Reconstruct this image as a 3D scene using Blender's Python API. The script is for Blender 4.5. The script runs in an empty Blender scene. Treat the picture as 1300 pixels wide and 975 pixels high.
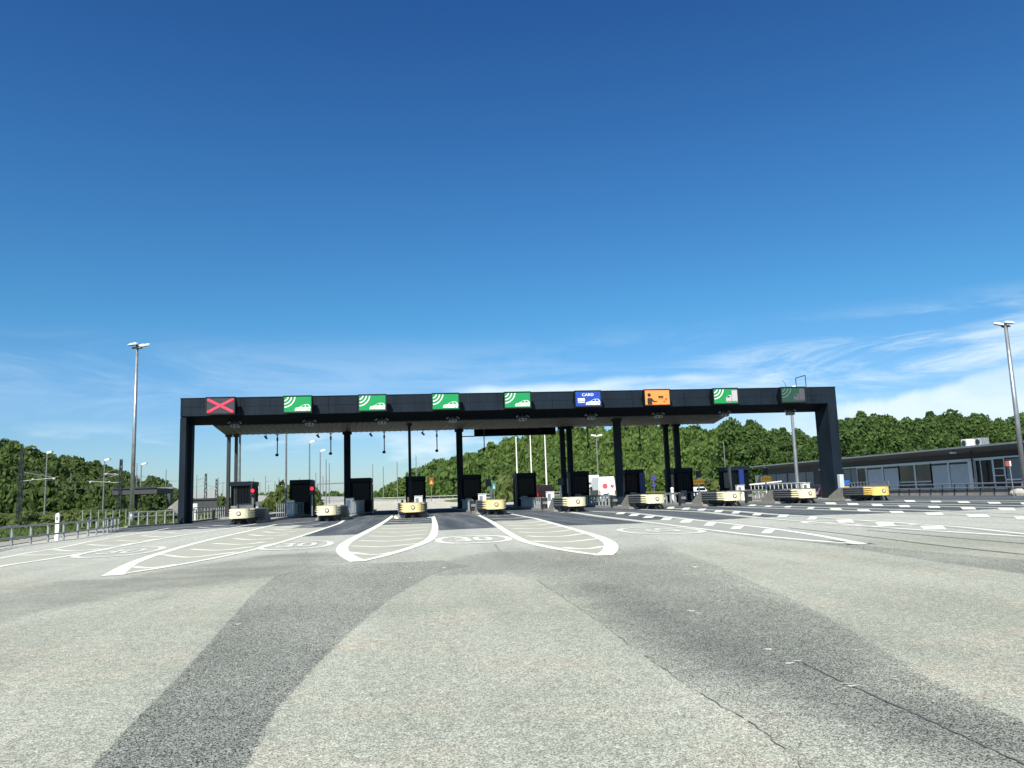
import bpy, bmesh, math, random
import numpy as np
from mathutils import Vector, Matrix
random.seed(7); RNG = np.random.default_rng(7)
PI = math.pi; rad = math.radians
S = bpy.context.scene
COL = S.collection

# ------------------------------------------------------------------ camera
FPX = 1000.; EYE = 1.3; YAW = rad(7.2); PIT = math.atan(.1405); ROL = .034
_F = Vector((math.sin(YAW)*math.cos(PIT), math.cos(YAW)*math.cos(PIT), math.sin(PIT)))
_R0 = Vector((math.cos(YAW), -math.sin(YAW), 0)); _U0 = _R0.cross(_F)
_R = _R0*math.cos(ROL) - _U0*math.sin(ROL)
_U = _U0*math.cos(ROL) + _R0*math.sin(ROL)
cam = bpy.data.cameras.new('camera'); camo = bpy.data.objects.new('camera', cam); COL.objects.link(camo)
m = Matrix((_R, _U, -_F)).transposed().to_4x4(); m.translation = Vector((0, 0, EYE)); camo.matrix_world = m
cam.sensor_fit = 'HORIZONTAL'; cam.sensor_width = 36; cam.lens = 36*FPX/1300
cam.clip_start = .1; cam.clip_end = 9000
S.camera = camo

# ------------------------------------------------------------------ sky, sun, exposure
SUN_EL = rad(46)
SUN_DIR = Vector((-.44, -.90, 0)).normalized()*math.cos(SUN_EL) + Vector((0, 0, math.sin(SUN_EL)))
W = bpy.data.worlds.new('World'); S.world = W; W.use_nodes = True
nt = W.node_tree; nt.nodes.clear(); N = nt.nodes.new; L = nt.links.new
out = N('ShaderNodeOutputWorld'); bg = N('ShaderNodeBackground'); bg.inputs['Strength'].default_value = .08
sky = N('ShaderNodeTexSky'); sky.sky_type = 'NISHITA'; sky.sun_disc = False
sky.sun_elevation = SUN_EL; sky.sun_rotation = math.atan2(SUN_DIR.x, SUN_DIR.y)
sky.altitude = 0; sky.air_density = 1.0; sky.dust_density = .35; sky.ozone_density = 2.5
def wm(op, a, b=None, c=None, clamp=False):
    n = N('ShaderNodeMath'); n.operation = op; n.use_clamp = clamp
    for i, v in enumerate((a, b, c)):
        if v is None: continue
        if isinstance(v, (int, float)): n.inputs[i].default_value = v
        else: L(v, n.inputs[i])
    return n.outputs[0]
tc = N('ShaderNodeTexCoord'); sep = N('ShaderNodeSeparateXYZ'); L(tc.outputs['Generated'], sep.inputs[0])
az = wm('ARCTAN2', sep.outputs['X'], sep.outputs['Y']); el = wm('ARCSINE', sep.outputs['Z'])
def wnoise(sx, sy, scale, detail, rough=.55, off=0., dist=0.):
    cb = N('ShaderNodeCombineXYZ'); L(wm('MULTIPLY', az, sx), cb.inputs[0]); L(wm('MULTIPLY', el, sy), cb.inputs[1]); cb.inputs[2].default_value = off
    n = N('ShaderNodeTexNoise'); n.inputs['Scale'].default_value = scale; n.inputs['Detail'].default_value = detail
    n.inputs['Roughness'].default_value = rough; n.inputs['Distortion'].default_value = dist
    L(cb.outputs[0], n.inputs['Vector']); return n.outputs['Fac']
def smooth(v, lo, hi):
    n = N('ShaderNodeMapRange'); n.interpolation_type = 'SMOOTHSTEP'; n.inputs['From Min'].default_value = lo; n.inputs['From Max'].default_value = hi
    if isinstance(v, float): n.inputs['Value'].default_value = v
    else: L(v, n.inputs['Value'])
    return n.outputs['Result']
# cloud bank low on the right: its top edge rises to the right and is lumpy
edge = wm('ADD', wm('MULTIPLY', wm('SUBTRACT', az, .45), .10), .098)
edge = wm('ADD', edge, wm('MULTIPLY', wm('SUBTRACT', wnoise(3, 2, 3.0, 6, .5, 3.1), .5), .07))
bank = wm('MULTIPLY', smooth(wm('SUBTRACT', edge, el), -.003, .010), smooth(az, .28, .56))
bank = wm('MULTIPLY', bank, wm('ADD', .62, wm('MULTIPLY', smooth(wnoise(2, 6, 2.6, 7, .6, 9.), .38, .62), .38)))
# thin streaked veil above the gantry
streak = smooth(wnoise(1.0, 6, 3.4, 10, .66, 1.7, .8), .40, .70)
vmask = wm('MULTIPLY', smooth(el, .075, .13), wm('SUBTRACT', 1., smooth(el, .15, .215)))
veil = wm('MULTIPLY', wm('MULTIPLY', streak, vmask), wm('ADD', .22, wm('MULTIPLY', smooth(az, .15, .6), .75)))
# soft pale cloud behind the beam and small cumulus low on the left
puff = wm('MULTIPLY', smooth(wnoise(1.3, 5, 4.0, 8, .55, 5.2), .50, .66), wm('MULTIPLY', smooth(el, .012, .04), wm('SUBTRACT', 1., smooth(el, .055, .105))))
puff = wm('MULTIPLY', puff, .8)
mid = wm('MULTIPLY', smooth(wnoise(.8, 8, 2.4, 8, .6, 12.4), .34, .54), wm('MULTIPLY', smooth(el, .09, .105), wm('SUBTRACT', 1., smooth(wm('ADD', el, wm('MULTIPLY', wnoise(4, 4, 3, 5, .5, 2.), .02)), .142, .155))))
mid = wm('MULTIPLY', mid, wm('MULTIPLY', smooth(az, .02, .1), wm('SUBTRACT', 1., smooth(az, .34, .46))))
cl = wm('MAXIMUM', wm('MAXIMUM', bank, veil), wm('MAXIMUM', puff, wm('MULTIPLY', mid, .85)), clamp=True)
tint = N('ShaderNodeMix'); tint.data_type = 'RGBA'; tint.blend_type = 'MULTIPLY'; tint.inputs['Factor'].default_value = 1
L(sky.outputs[0], tint.inputs['A'])
rp = N('ShaderNodeValToRGB'); L(wm('DIVIDE', el, .6, clamp=True), rp.inputs[0]); e_ = rp.color_ramp.elements
e_[0].position = 0; e_[0].color = (.64, .80, .98, 1); e_[1].position = 1; e_[1].color = (.215, .56, .97, 1)
for p_, c_ in ((.20, (.53, .82, 1.08, 1)), (.37, (.36, .83, 1.07, 1)), (.65, (.29, .72, 1.06, 1))): q_ = e_.new(p_); q_.color = c_
L(rp.outputs[0], tint.inputs['B'])
mx = N('ShaderNodeMix'); mx.data_type = 'RGBA'; L(cl, mx.inputs['Factor']); L(tint.outputs['Result'], mx.inputs['A']); mx.inputs['B'].default_value = (7.0, 8.4, 9.2, 1)
L(mx.outputs['Result'], bg.inputs['Color']); L(bg.outputs[0], out.inputs['Surface'])
sl = bpy.data.lights.new('sun', 'SUN'); sl.energy = 4.9; sl.angle = rad(.53); sl.color = (1, .95, .84)
so = bpy.data.objects.new('sun', sl); COL.objects.link(so); so.rotation_euler = SUN_DIR.to_track_quat('Z', 'Y').to_euler()
S.view_settings.view_transform = 'Standard'; S.view_settings.look = 'None'; S.view_settings.gamma = 1
S.view_settings.exposure = .55

# ------------------------------------------------------------------ survey helpers: sight lines from the eye point meet real planes
def ray(u, v): return _F + _R*((u-650)/FPX) - _U*((v-487.5)/FPX)
def gp(u, v, z=0.):
    d = ray(u, v); t = (z-EYE)/d.z; return Vector((d.x*t, d.y*t, z))
def py(u, v, Y):
    d = ray(u, v); t = Y/d.y; return Vector((d.x*t, Y, EYE+d.z*t))
def px(u, v, X):
    d = ray(u, v); t = X/d.x; return Vector((X, d.y*t, EYE+d.z*t))

# ------------------------------------------------------------------ materials
MATS = {}
def mat(name, col, rough=.6, metal=0., noise=None, amt=.15, spec=.5, bump=0., emit=0., streak=None):
    if name in MATS: return MATS[name]
    m = bpy.data.materials.new(name); m.use_nodes = True; t = m.node_tree; b = t.nodes['Principled BSDF']
    b.inputs['Roughness'].default_value = rough; b.inputs['Metallic'].default_value = metal; b.inputs['Specular IOR Level'].default_value = spec
    c = (*col, 1)
    b.inputs['Base Color'].default_value = c
    if noise:
        tc = t.nodes.new('ShaderNodeTexCoord'); mp = t.nodes.new('ShaderNodeMapping'); nz = t.nodes.new('ShaderNodeTexNoise')
        if streak: mp.inputs['Scale'].default_value = streak
        nz.inputs['Scale'].default_value = noise; nz.inputs['Detail'].default_value = 6; nz.inputs['Roughness'].default_value = .65
        t.links.new(tc.outputs['Object'], mp.inputs[0]); t.links.new(mp.outputs[0], nz.inputs['Vector'])
        rmp = t.nodes.new('ShaderNodeMapRange'); rmp.inputs['From Min'].default_value = .3; rmp.inputs['From Max'].default_value = .7
        rmp.inputs['To Min'].default_value = 1-amt; rmp.inputs['To Max'].default_value = 1+amt
        t.links.new(nz.outputs['Fac'], rmp.inputs['Value'])
        vm = t.nodes.new('ShaderNodeVectorMath'); vm.operation = 'SCALE'; vm.inputs[0].default_value = col
        t.links.new(rmp.outputs[0], vm.inputs['Scale']); t.links.new(vm.outputs[0], b.inputs['Base Color'])
        if bump:
            bp = t.nodes.new('ShaderNodeBump'); bp.inputs['Strength'].default_value = bump; bp.inputs['Distance'].default_value = .02
            t.links.new(nz.outputs['Fac'], bp.inputs['Height']); t.links.new(bp.outputs[0], b.inputs['Normal'])
    if emit:
        b.inputs['Emission Color'].default_value = c; b.inputs['Emission Strength'].default_value = emit
    MATS[name] = m; return m
navy = mat('navy_paint', (.009, .017, .027), .6, spec=.15, noise=1.2, amt=.38, streak=(1, 1, .25))
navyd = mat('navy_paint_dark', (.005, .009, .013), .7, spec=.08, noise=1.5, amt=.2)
soffit = mat('soffit_metal', (.028, .035, .039), .55, .3, noise=2.5, amt=.35, streak=(1, .2, 1))
galv = mat('galvanised_steel', (.36, .38, .39), .42, .7, noise=3, amt=.22)
galvd = mat('dull_galvanised_steel', (.22, .235, .24), .55, .4, noise=3, amt=.25)
railm = mat('rail_steel', (.27, .30, .305), .55, .2, noise=2, amt=.2)
darksteel = mat('dark_steel', (.035, .04, .045), .5, .2, noise=3, amt=.2)
black = mat('black_plastic', (.010, .011, .012), .45)
rubber = mat('rubber', (.02, .02, .021), .8)
cream = mat('cream_paint', (.80, .73, .48), .5, noise=3.5, amt=.2)
yellow = mat('yellow_paint', (.80, .55, .12), .42, noise=5, amt=.14)
white = mat('white_paint', (.80, .80, .77), .4, noise=3, amt=.06)
whited = mat('weathered_white', (.62, .63, .60), .5, noise=4, amt=.15)
conc = mat('cast_concrete', (.27, .255, .22), .85, noise=2.2, amt=.28, bump=.3)
kerbc = mat('kerb_concrete', (.30, .29, .26), .85, noise=3, amt=.25, bump=.3)
green = mat('sign_green', (.005, .27, .075), .4, emit=.08)
greend = mat('faded_sign_green', (.012, .065, .042), .5, noise=6, amt=.2)
blue = mat('sign_blue', (.015, .06, .36), .35, emit=.06)
orange = mat('sign_orange', (.95, .26, .06), .35, emit=.2)
sgwhite = mat('sign_white', (.82, .84, .80), .4)
sggrey = mat('faded_sign_pink_grey', (.50, .45, .48), .5)
sggreyd = mat('faded_sign_grey', (.085, .085, .10), .5)
sgpale = mat('faded_sign_arc', (.09, .15, .13), .5)
redled = mat('red_lamp', (.9, .03, .06), .4, emit=1.1)
redlamp = mat('red_signal_lamp', (1., .02, .05), .4, emit=1.5)
glass = mat('dark_glass', (.010, .013, .017), .12, spec=.4)
boothglass = mat('smoked_booth_glass', (.004, .006, .009), .35, spec=.2)
glassg = mat('green_grey_glass', (.045, .055, .03), .12, spec=.7)
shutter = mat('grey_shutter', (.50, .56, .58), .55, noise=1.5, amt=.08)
shutterd = mat('shaded_grey_shutter', (.20, .225, .24), .55, noise=1.5, amt=.1)  # darker copy of the shutter grey, with shade put into its colour
bluedoor = mat('blue_door', (.012, .035, .19), .4)
amber = mat('amber_board', (.80, .38, .02), .4, emit=.1)
red = mat('red_paint', (.55, .03, .03), .4)
stickred = mat('sticker_red', (.60, .10, .11), .45)
maroon = mat('maroon_car_paint', (.032, .008, .012), .25, spec=.6)
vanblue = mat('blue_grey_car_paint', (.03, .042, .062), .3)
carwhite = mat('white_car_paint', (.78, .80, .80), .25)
bark = mat('bark', (.09, .075, .06), .9, noise=4, amt=.3)
teal = mat('teal_sign', (.02, .17, .16), .5)
roofg = mat('roof_metal', (.23, .26, .27), .5, .3, noise=1, amt=.12)
rockm = mat('pale_stone', (.38, .36, .32), .9, noise=3, amt=.35, bump=.5)

# ------------------------------------------------------------------ mesh helpers
class MB:
    def __init__(s): s.v = []; s.f = []
    def add(s, vs, fs):
        o = len(s.v); s.v += [tuple(x) for x in vs]; s.f += [tuple(i+o for i in f) for f in fs]; return s
    def box(s, x0, x1, y0, y1, z0, z1):
        v = [(x, y, z) for z in (z0, z1) for y in (y0, y1) for x in (x0, x1)]
        return s.add(v, [(0, 2, 3, 1), (4, 5, 7, 6), (0, 1, 5, 4), (2, 6, 7, 3), (0, 4, 6, 2), (1, 3, 7, 5)])
    def cbox(s, cx, cy, cz, sx, sy, sz): return s.box(cx-sx/2, cx+sx/2, cy-sy/2, cy+sy/2, cz-sz/2, cz+sz/2)
    def bbox(s, x0, x1, y0, y1, z0, z1, b=.02):   # chamfered upright box
        b = min(b, (x1-x0)*.3, (y1-y0)*.3, (z1-z0)*.3)
        def ring(z, i): return [(x0+i+b, y0+i, z), (x1-i-b, y0+i, z), (x1-i, y0+i+b, z), (x1-i, y1-i-b, z), (x1-i-b, y1-i, z), (x0+i+b, y1-i, z), (x0+i, y1-i-b, z), (x0+i, y0+i+b, z)]
        R = [ring(z0, b), ring(z0+b, 0), ring(z1-b, 0), ring(z1, b)]
        return s.loft(R)
    def loft(s, rings, cap=True):
        n = len(rings[0]); vs = [p for r in rings for p in r]; fs = []
        for k in range(len(rings)-1):
            for i in range(n): j = (i+1) % n; fs.append((k*n+i, k*n+j, (k+1)*n+j, (k+1)*n+i))
        if cap: fs.append(tuple(range(n-1, -1, -1))); fs.append(tuple((len(rings)-1)*n+i for i in range(n)))
        return s.add(vs, fs)
    def bar(s, a, b, r, n=8, r2=None):
        a = Vector(a); b = Vector(b); d = (b-a)
        if d.length < 1e-6: return s
        q = d.to_track_quat('Z', 'Y'); r2 = r if r2 is None else r2
        ra = [a+q@Vector((math.cos(2*PI*i/n)*r, math.sin(2*PI*i/n)*r, 0)) for i in range(n)]
        rb = [b+q@Vector((math.cos(2*PI*i/n)*r2, math.sin(2*PI*i/n)*r2, 0)) for i in range(n)]
        return s.loft([ra, rb])
    def path(s, pts, r, n=8):
        pts = [Vector(p) for p in pts]
        for a, b in zip(pts, pts[1:]): s.bar(a, b, r, n)
        return s
    def beam(s, a, b, w, h):     # rectangular bar from a to b, w across, h upright
        a = Vector(a); b = Vector(b); d = (b-a).normalized(); side = d.cross(Vector((0, 0, 1)))
        side = Vector((1, 0, 0)) if side.length < 1e-3 else side.normalized(); up = side.cross(d)
        r = lambda p: [p+side*(i*w/2)+up*(j*h/2) for i, j in ((-1, -1), (1, -1), (1, 1), (-1, 1))]
        return s.loft([r(a), r(b)])
    def prism(s, pts, fn, t0, t1):     # polygon pts (a,b); fn(a,b,t) -> xyz
        return s.loft([[fn(a, b, t0) for a, b in pts], [fn(a, b, t1) for a, b in pts]])
    def sphere(s, c, r, n=10, m=6, sc=(1, 1, 1)):
        c = Vector(c); rings = []
        for k in range(1, m):
            th = PI*k/m
            rings.append([(c.x+math.sin(th)*math.cos(2*PI*i/n)*r*sc[0], c.y+math.sin(th)*math.sin(2*PI*i/n)*r*sc[1], c.z-math.cos(th)*r*sc[2]) for i in range(n)])
        return s.loft(rings)
    def disc(s, c, r, axis, t, n=20):
        c = Vector(c); a = Vector(axis).normalized(); return s.bar(c-a*t/2, c+a*t/2, r, n)
def obj(name, mb, m, parent=None, origin=None, smooth=False, label=None):
    me = bpy.data.meshes.new(name)
    o0 = Vector(origin) if origin is not None else (ROOT.get(parent.name, Vector()) if parent else Vector())
    me.from_pydata([tuple(Vector(v)-o0) for v in mb.v], [], mb.f)
    bmx = bmesh.new(); bmx.from_mesh(me); bmesh.ops.recalc_face_normals(bmx, faces=bmx.faces); bmx.to_mesh(me); bmx.free()
    me.materials.append(m)
    if smooth:
        for p in me.polygons: p.use_smooth = len(p.vertices) == 4
    o = bpy.data.objects.new(name, me); COL.objects.link(o)
    if parent: o.parent = parent; ROOT[o.name] = o0
    else: o.location = o0
    if label: o['label'] = label
    return o
ROOT = {}
def thing(name, label, cat, loc=(0, 0, 0), group=None):
    o = bpy.data.objects.new(name, None); COL.objects.link(o); o.location = loc; o.empty_display_size = .2
    o['label'] = label; o['category'] = cat
    if group: o['group'] = group
    ROOT[o.name] = Vector(loc); return o
def tag(o, label, cat, group=None):
    o['label'] = label; o['category'] = cat
    if group: o['group'] = group
    return o
def struct(name, mb, m, **k):
    o = obj(name, mb, m, **k); o['kind'] = 'structure'; return o
def kids(o): return [c for c in bpy.data.objects if c.parent == o]
def dup(root, loc, label, rotz=None):
    r = root.copy(); COL.objects.link(r); r.location = loc; r['label'] = label
    if rotz is not None: r.rotation_euler = (0, 0, rotz)
    for ch in kids(root):
        c = ch.copy(); COL.objects.link(c); c.parent = r
        for g in kids(ch):
            d = g.copy(); COL.objects.link(d); d.parent = c
    return r

# ------------------------------------------------------------------ terrain
def prof_table(tab, dist, tree):
    ph = []; h = []
    for u, v in tab:
        d = ray(u, v); ph.append(math.atan2(d.x, d.y)); h.append(max(0, EYE+dist*d.z/math.hypot(d.x, d.y)-tree))
    return np.array(ph), np.array(h)
RH = prof_table([(330, 650), (470, 619), (500, 612), (520, 606), (545, 598), (570, 593), (600, 585), (630, 572), (650, 566), (690, 556), (740, 549), (800, 547), (860, 549), (925, 556), (985, 580), (1040, 610), (1100, 640), (1400, 640)], 235, 4.5)
LH = prof_table([(-400, 560), (-150, 560), (0, 574), (30, 577), (60, 587), (90, 592), (120, 599), (150, 611), (175, 614), (200, 614), (225, 618), (250, 628), (320, 638), (360, 650)], 235, 4.5)
def sstep(x): x = np.clip(x, 0, 1); return x*x*(3-2*x)
def far_rise(y): return .95*sstep((np.asarray(y, float)-104)/88)
def terr(x, y):
    x = np.asarray(x, float); y = np.asarray(y, float)
    r = np.hypot(x, y); ph = np.arctan2(x, y)
    inb = (y > 0)
    rise = sstep((r-np.where(ph < -.12, 150, 190))/np.where(ph < -.12, 85, 52))
    fall = 1-.8*sstep((r-260)/200)
    h = (np.interp(ph, *RH)*inb+np.interp(ph, *LH)*inb*(ph < .0))*rise*fall
    base = -.06 - .5*sstep((-x-21)/5)*(y > -50)
    h = base + h + .25*np.sin(x*.05)*np.cos(y*.043)*sstep((r-100)/60)
    return h + far_rise(y)   # everything beyond the plaza climbs gently
def graded(segs):
    out = [segs[0][0]]
    for a, b, st in segs:
        n = max(1, int(round((b-a)/st))); out += [a+(b-a)*(i+1)/n for i in range(n)]
    return np.array(out)
def grid_mesh(name, xs, ys, zf, m, attrs=None):
    X, Y = np.meshgrid(xs, ys); Z = zf(X, Y); nx, ny = len(xs), len(ys)
    me = bpy.data.meshes.new(name); me.vertices.add(nx*ny)
    me.vertices.foreach_set('co', np.stack([X, Y, Z], -1).astype('f').ravel())
    i = np.arange(nx*ny).reshape(ny, nx); q = np.stack([i[:-1, :-1], i[:-1, 1:], i[1:, 1:], i[1:, :-1]], -1).reshape(-1, 4)
    nf = len(q); me.loops.add(nf*4); me.loops.foreach_set('vertex_index', q.ravel().astype('i'))
    me.polygons.add(nf); me.polygons.foreach_set('loop_start', np.arange(0, nf*4, 4, dtype='i')); me.update(calc_edges=True)
    me.polygons.foreach_set('use_smooth', np.ones(nf, bool))
    me.materials.append(m)
    if attrs is not None:
        A = attrs(X, Y); ca = me.color_attributes.new('zones', 'FLOAT_COLOR', 'POINT'); ca.data.foreach_set('color', A.reshape(-1, 4).astype('f').ravel())
    o = bpy.data.objects.new(name, me); COL.objects.link(o); o['kind'] = 'structure'; return o
gm = bpy.data.materials.new('meadow'); gm.use_nodes = True
def build_meadow(t):
    b = t.nodes['Principled BSDF']; b.inputs['Roughness'].default_value = .95; b.inputs['Specular IOR Level'].default_value = .1
    tc = t.nodes.new('ShaderNodeTexCoord')
    def nz(s, d=6):
        n = t.nodes.new('ShaderNodeTexNoise'); n.inputs['Scale'].default_value = s; n.inputs['Detail'].default_value = d; n.inputs['Roughness'].default_value = .6
        t.links.new(tc.outputs['Object'], n.inputs['Vector']); return n.outputs['Fac']
    cr = t.nodes.new('ShaderNodeValToRGB'); t.links.new(nz(.08), cr.inputs[0])
    e = cr.color_ramp.elements; e[0].position = .3; e[0].color = (.09, .13, .035, 1); e[1].position = .7; e[1].color = (.16, .19, .06, 1)
    cr2 = t.nodes.new('ShaderNodeValToRGB'); t.links.new(nz(1.3, 8), cr2.inputs[0])
    e = cr2.color_ramp.elements; e[0].position = .3; e[0].color = (.55, .6, .5, 1); e[1].position = .72; e[1].color = (1.25, 1.2, 1.1, 1)
    mx = t.nodes.new('ShaderNodeMix'); mx.data_type = 'RGBA'; mx.blend_type = 'MULTIPLY'; mx.inputs['Factor'].default_value = 1
    t.links.new(cr.outputs[0], mx.inputs['A']); t.links.new(cr2.outputs[0], mx.inputs['B']); t.links.new(mx.outputs['Result'], b.inputs['Base Color'])
build_meadow(gm.node_tree)
gx = graded([(-4000, -400, 300), (-400, 400, 6), (400, 4000, 300)]); gy = graded([(-1500, -60, 240), (-60, 700, 6), (700, 5000, 300)])
ground = grid_mesh('ground', gx, gy, terr, gm)

# ------------------------------------------------------------------ road pavement
def poly(pts): return np.array([[p.x, p.y] for p in (gp(u, v) for u, v in pts)])
def sdf(P, X, Y):       # positive inside
    x = X.ravel(); y = Y.ravel(); d = np.full(x.shape, 1e9); ins = np.zeros(x.shape, bool)
    n = len(P)
    for i in range(n):
        ax, ay = P[i]; bx, by = P[(i+1) % n]; ex, ey = bx-ax, by-ay
        t = np.clip(((x-ax)*ex+(y-ay)*ey)/(ex*ex+ey*ey+1e-12), 0, 1)
        d = np.minimum(d, np.hypot(x-ax-t*ex, y-ay-t*ey))
        c = ((ay > y) != (by > y)); xi = ax+(y-ay)/(by-ay+1e-12)*ex; ins ^= c & (x < xi)
    return (np.where(ins, d, -d)).reshape(X.shape)
A_band = poly([(104, 985), (165, 920), (230, 855), (280, 800), (320, 755), (350, 731), (400, 718), (450, 716), (525, 713), (560, 711), (600, 720), (575, 722), (548, 730), (500, 757), (450, 797), (385, 862), (350, 902), (307, 985)])
G_left = poly([(-80, 803), (0, 789), (75, 772), (200, 748), (290, 740), (352, 730), (420, 716), (470, 712), (450, 716), (436, 704), (415, 700), (380, 702), (345, 704), (290, 712), (240, 719), (150, 735), (75, 738), (0, 752), (-80, 764)])
R_right = poly([(548, 731), (575, 708), (640, 697), (740, 690), (790, 676), (835, 683), (855, 698), (900, 714), (960, 740), (1030, 772), (1100, 812), (1175, 860), (1250, 895), (1340, 930), (1340, 1010), (1030, 1010), (1000, 953), (950, 916), (880, 876), (815, 831), (750, 782), (680, 736), (640, 729.5), (600, 730)])
G_right = poly([(548, 731), (575, 712), (600, 703), (680, 699), (740, 705), (800, 700), (835, 692), (850, 697), (900, 714), (960, 740), (1030, 772), (1100, 812), (1175, 860), (1250, 895), (1400, 900), (1400, 985), (1200, 960), (1120, 925), (1000, 888), (880, 848), (815, 800), (760, 766), (715, 742), (680, 731), (640, 729.5), (600, 730)])
Deep = poly([(735, 738), (790, 745), (850, 775), (960, 820), (1060, 855), (1180, 905), (1340, 975), (1340, 1000), (1180, 960), (1060, 915), (940, 870), (860, 845), (800, 800)])
Band2 = poly([(935, 673), (1020, 683), (1100, 693), (1200, 702), (1350, 715), (1350, 735), (1200, 715), (1100, 699), (1020, 687), (935, 676)])
def zones2(X, Y):
    return np.stack([np.clip(sdf(R_right, X, Y), -2, 2), np.clip(sdf(G_left, X, Y), -3, 3), 0*X, 0*X], -1)*.1+.5
def zones(X, Y):
    r = sdf(A_band, X, Y)
    g = sdf(G_right, X, Y); g = np.where(np.abs(g) > 3, np.sign(g)*3, g)
    yb = np.where(X < -6.2, 46., 31.6) + .6*np.sin(X*.5)
    b = np.minimum(Y-yb, 93.5-Y)
    r = np.maximum(r, sdf(Band2, X, Y))
    dd = sdf(Deep, X, Y)
    return np.stack([np.clip(r, -2, 2), np.clip(g, -3, 3), np.clip(b, -3, 3), np.clip(dd, -2, 2)], -1)*.1+.5
pave = bpy.data.materials.new('road_surface'); pave.use_nodes = True
def build_pave(t):
    nd = t.nodes; lk = t.links; b = nd['Principled BSDF']; b.inputs['Specular IOR Level'].default_value = .12
    tc = nd.new('ShaderNodeTexCoord'); at = nd.new('ShaderNodeAttribute'); at.attribute_name = 'zones'
    sp = nd.new('ShaderNodeSeparateColor'); lk.new(at.outputs['Color'], sp.inputs[0])
    def M(op, a, b=None, clamp=False):
        n = nd.new('ShaderNodeMath'); n.operation = op; n.use_clamp = clamp
        for i, v in enumerate((a, b)):
            if v is None: continue
            if isinstance(v, (int, float)): n.inputs[i].default_value = v
            else: lk.new(v, n.inputs[i])
        return n.outputs[0]
    def nz(s, d=4, r=.6, sc=None):
        n = nd.new('ShaderNodeTexNoise'); n.inputs['Scale'].default_value = s; n.inputs['Detail'].default_value = d; n.inputs['Roughness'].default_value = r
        if sc:
            mp = nd.new('ShaderNodeMapping'); mp.inputs['Scale'].default_value = sc; lk.new(tc.outputs['Object'], mp.inputs[0]); lk.new(mp.outputs[0], n.inputs['Vector'])
        else: lk.new(tc.outputs['Object'], n.inputs['Vector'])
        return n.outputs['Fac']
    def ss(v, lo, hi, a=0., c=1.):
        n = nd.new('ShaderNodeMapRange'); n.interpolation_type = 'SMOOTHSTEP'; n.inputs['From Min'].default_value = lo; n.inputs['From Max'].default_value = hi
        n.inputs['To Min'].default_value = a; n.inputs['To Max'].default_value = c; lk.new(v, n.inputs['Value']); return n.outputs['Result']
    def d(o): return M('MULTIPLY', M('SUBTRACT', o, .5), 10.)
    at2 = nd.new('ShaderNodeAttribute'); at2.attribute_name = 'zones_b'; sp_b = nd.new('ShaderNodeSeparateColor'); lk.new(at2.outputs['Color'], sp_b.inputs[0])
    RR, GL = (d(sp_b.outputs[i]) for i in range(2))
    R, G, B = (d(sp.outputs[i]) for i in range(3)); A = d(at.outputs['Alpha'])
    grit = nz(45, 3, .75); fine = nz(1.1, 5, .6); broad = nz(.22, 4, .55)
    r = ss(M('ADD', R, M('MULTIPLY', M('SUBTRACT', grit, .5), .16)), -.012, .012)
    rr = ss(M('ADD', RR, M('MULTIPLY', M('SUBTRACT', grit, .5), .22)), -.02, .02)
    soft = lambda q, w: ss(M('ADD', M('ADD', q, M('MULTIPLY', M('SUBTRACT', fine, .5), 1.1)), M('MULTIPLY', M('SUBTRACT', grit, .5), .5)), -w, w)
    g = M('MULTIPLY', rr, M('ADD', .20, M('MULTIPLY', soft(G, .7), .72)))
    gl_ = M('MULTIPLY', soft(GL, .35), ss(nz(.5, 5, .65, (.5, 1.6, 1)), .3, .7, .35, .85))
    a = ss(M('ADD', A, M('MULTIPLY', M('SUBTRACT', fine, .5), 1.0)), -.4, .5)
    bb = ss(M('ADD', B, M('MULTIPLY', M('SUBTRACT', grit, .5), .2)), -.05, .05)
    def mix(f, c1, c2):
        n = nd.new('ShaderNodeMix'); n.data_type = 'RGBA'
        lk.new(f, n.inputs['Factor'])
        for k, c in (('A', c1), ('B', c2)):
            if isinstance(c, tuple): n.inputs[k].default_value = (*c, 1)
            else: lk.new(c, n.inputs[k])
        return n.outputs['Result']
    light = mix(ss(broad, .35, .65), (.310, .322, .262), (.382, .393, .325))
    light = mix(ss(nz(.6, 5, .6, (1, .35, 1)), .5, .75, 0, .45), light, (.265, .272, .225))
    dark = mix(ss(broad, .35, .65), (.150, .160, .141), (.20, .212, .185))
    lane = mix(ss(nz(.9, 5, .6, (1.6, .10, 1)), .35, .72), (.065, .078, .088), (.14, .152, .158))
    pos = nd.new('ShaderNodeSeparateXYZ'); lk.new(tc.outputs['Object'], pos.inputs[0])
    light = mix(ss(nz(.9, 5, .65), .48, .70, 0, .75), light, (.385, .362, .285))
    light = mix(ss(nz(.45, 6, .7, (2.5, .4, 1)), .56, .74, 0, .5), light, (.22, .225, .19))
    light = mix(ss(M('ADD', pos.outputs['Y'], M('MULTIPLY', fine, 5)), 17, 25), light, mix(fine, (.36, .37, .32), (.46, .47, .41)))
    light = mix(ss(pos.outputs['Y'], 88, 94), light, (.45, .44, .36))
    fade = ss(pos.outputs['Y'], 5, 13, .95, .5)
    c = mix(M('MULTIPLY', gl_, .8), light, dark); c = mix(M('MULTIPLY', g, M('MULTIPLY', .95, fade)), c, dark); c = mix(M('MULTIPLY', r, fade), c, dark)
    c = mix(M('MULTIPLY', a, .40), c, (.085, .09, .09)); c = mix(bb, c, lane)
    # exposed aggregate: bright and dark chips, of several sizes
    chips = nd.new('ShaderNodeTexVoronoi'); chips.inputs['Scale'].default_value = 150; lk.new(tc.outputs['Object'], chips.inputs['Vector'])
    cs = nd.new('ShaderNodeSeparateColor'); lk.new(chips.outputs['Color'], cs.inputs[0])
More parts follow.
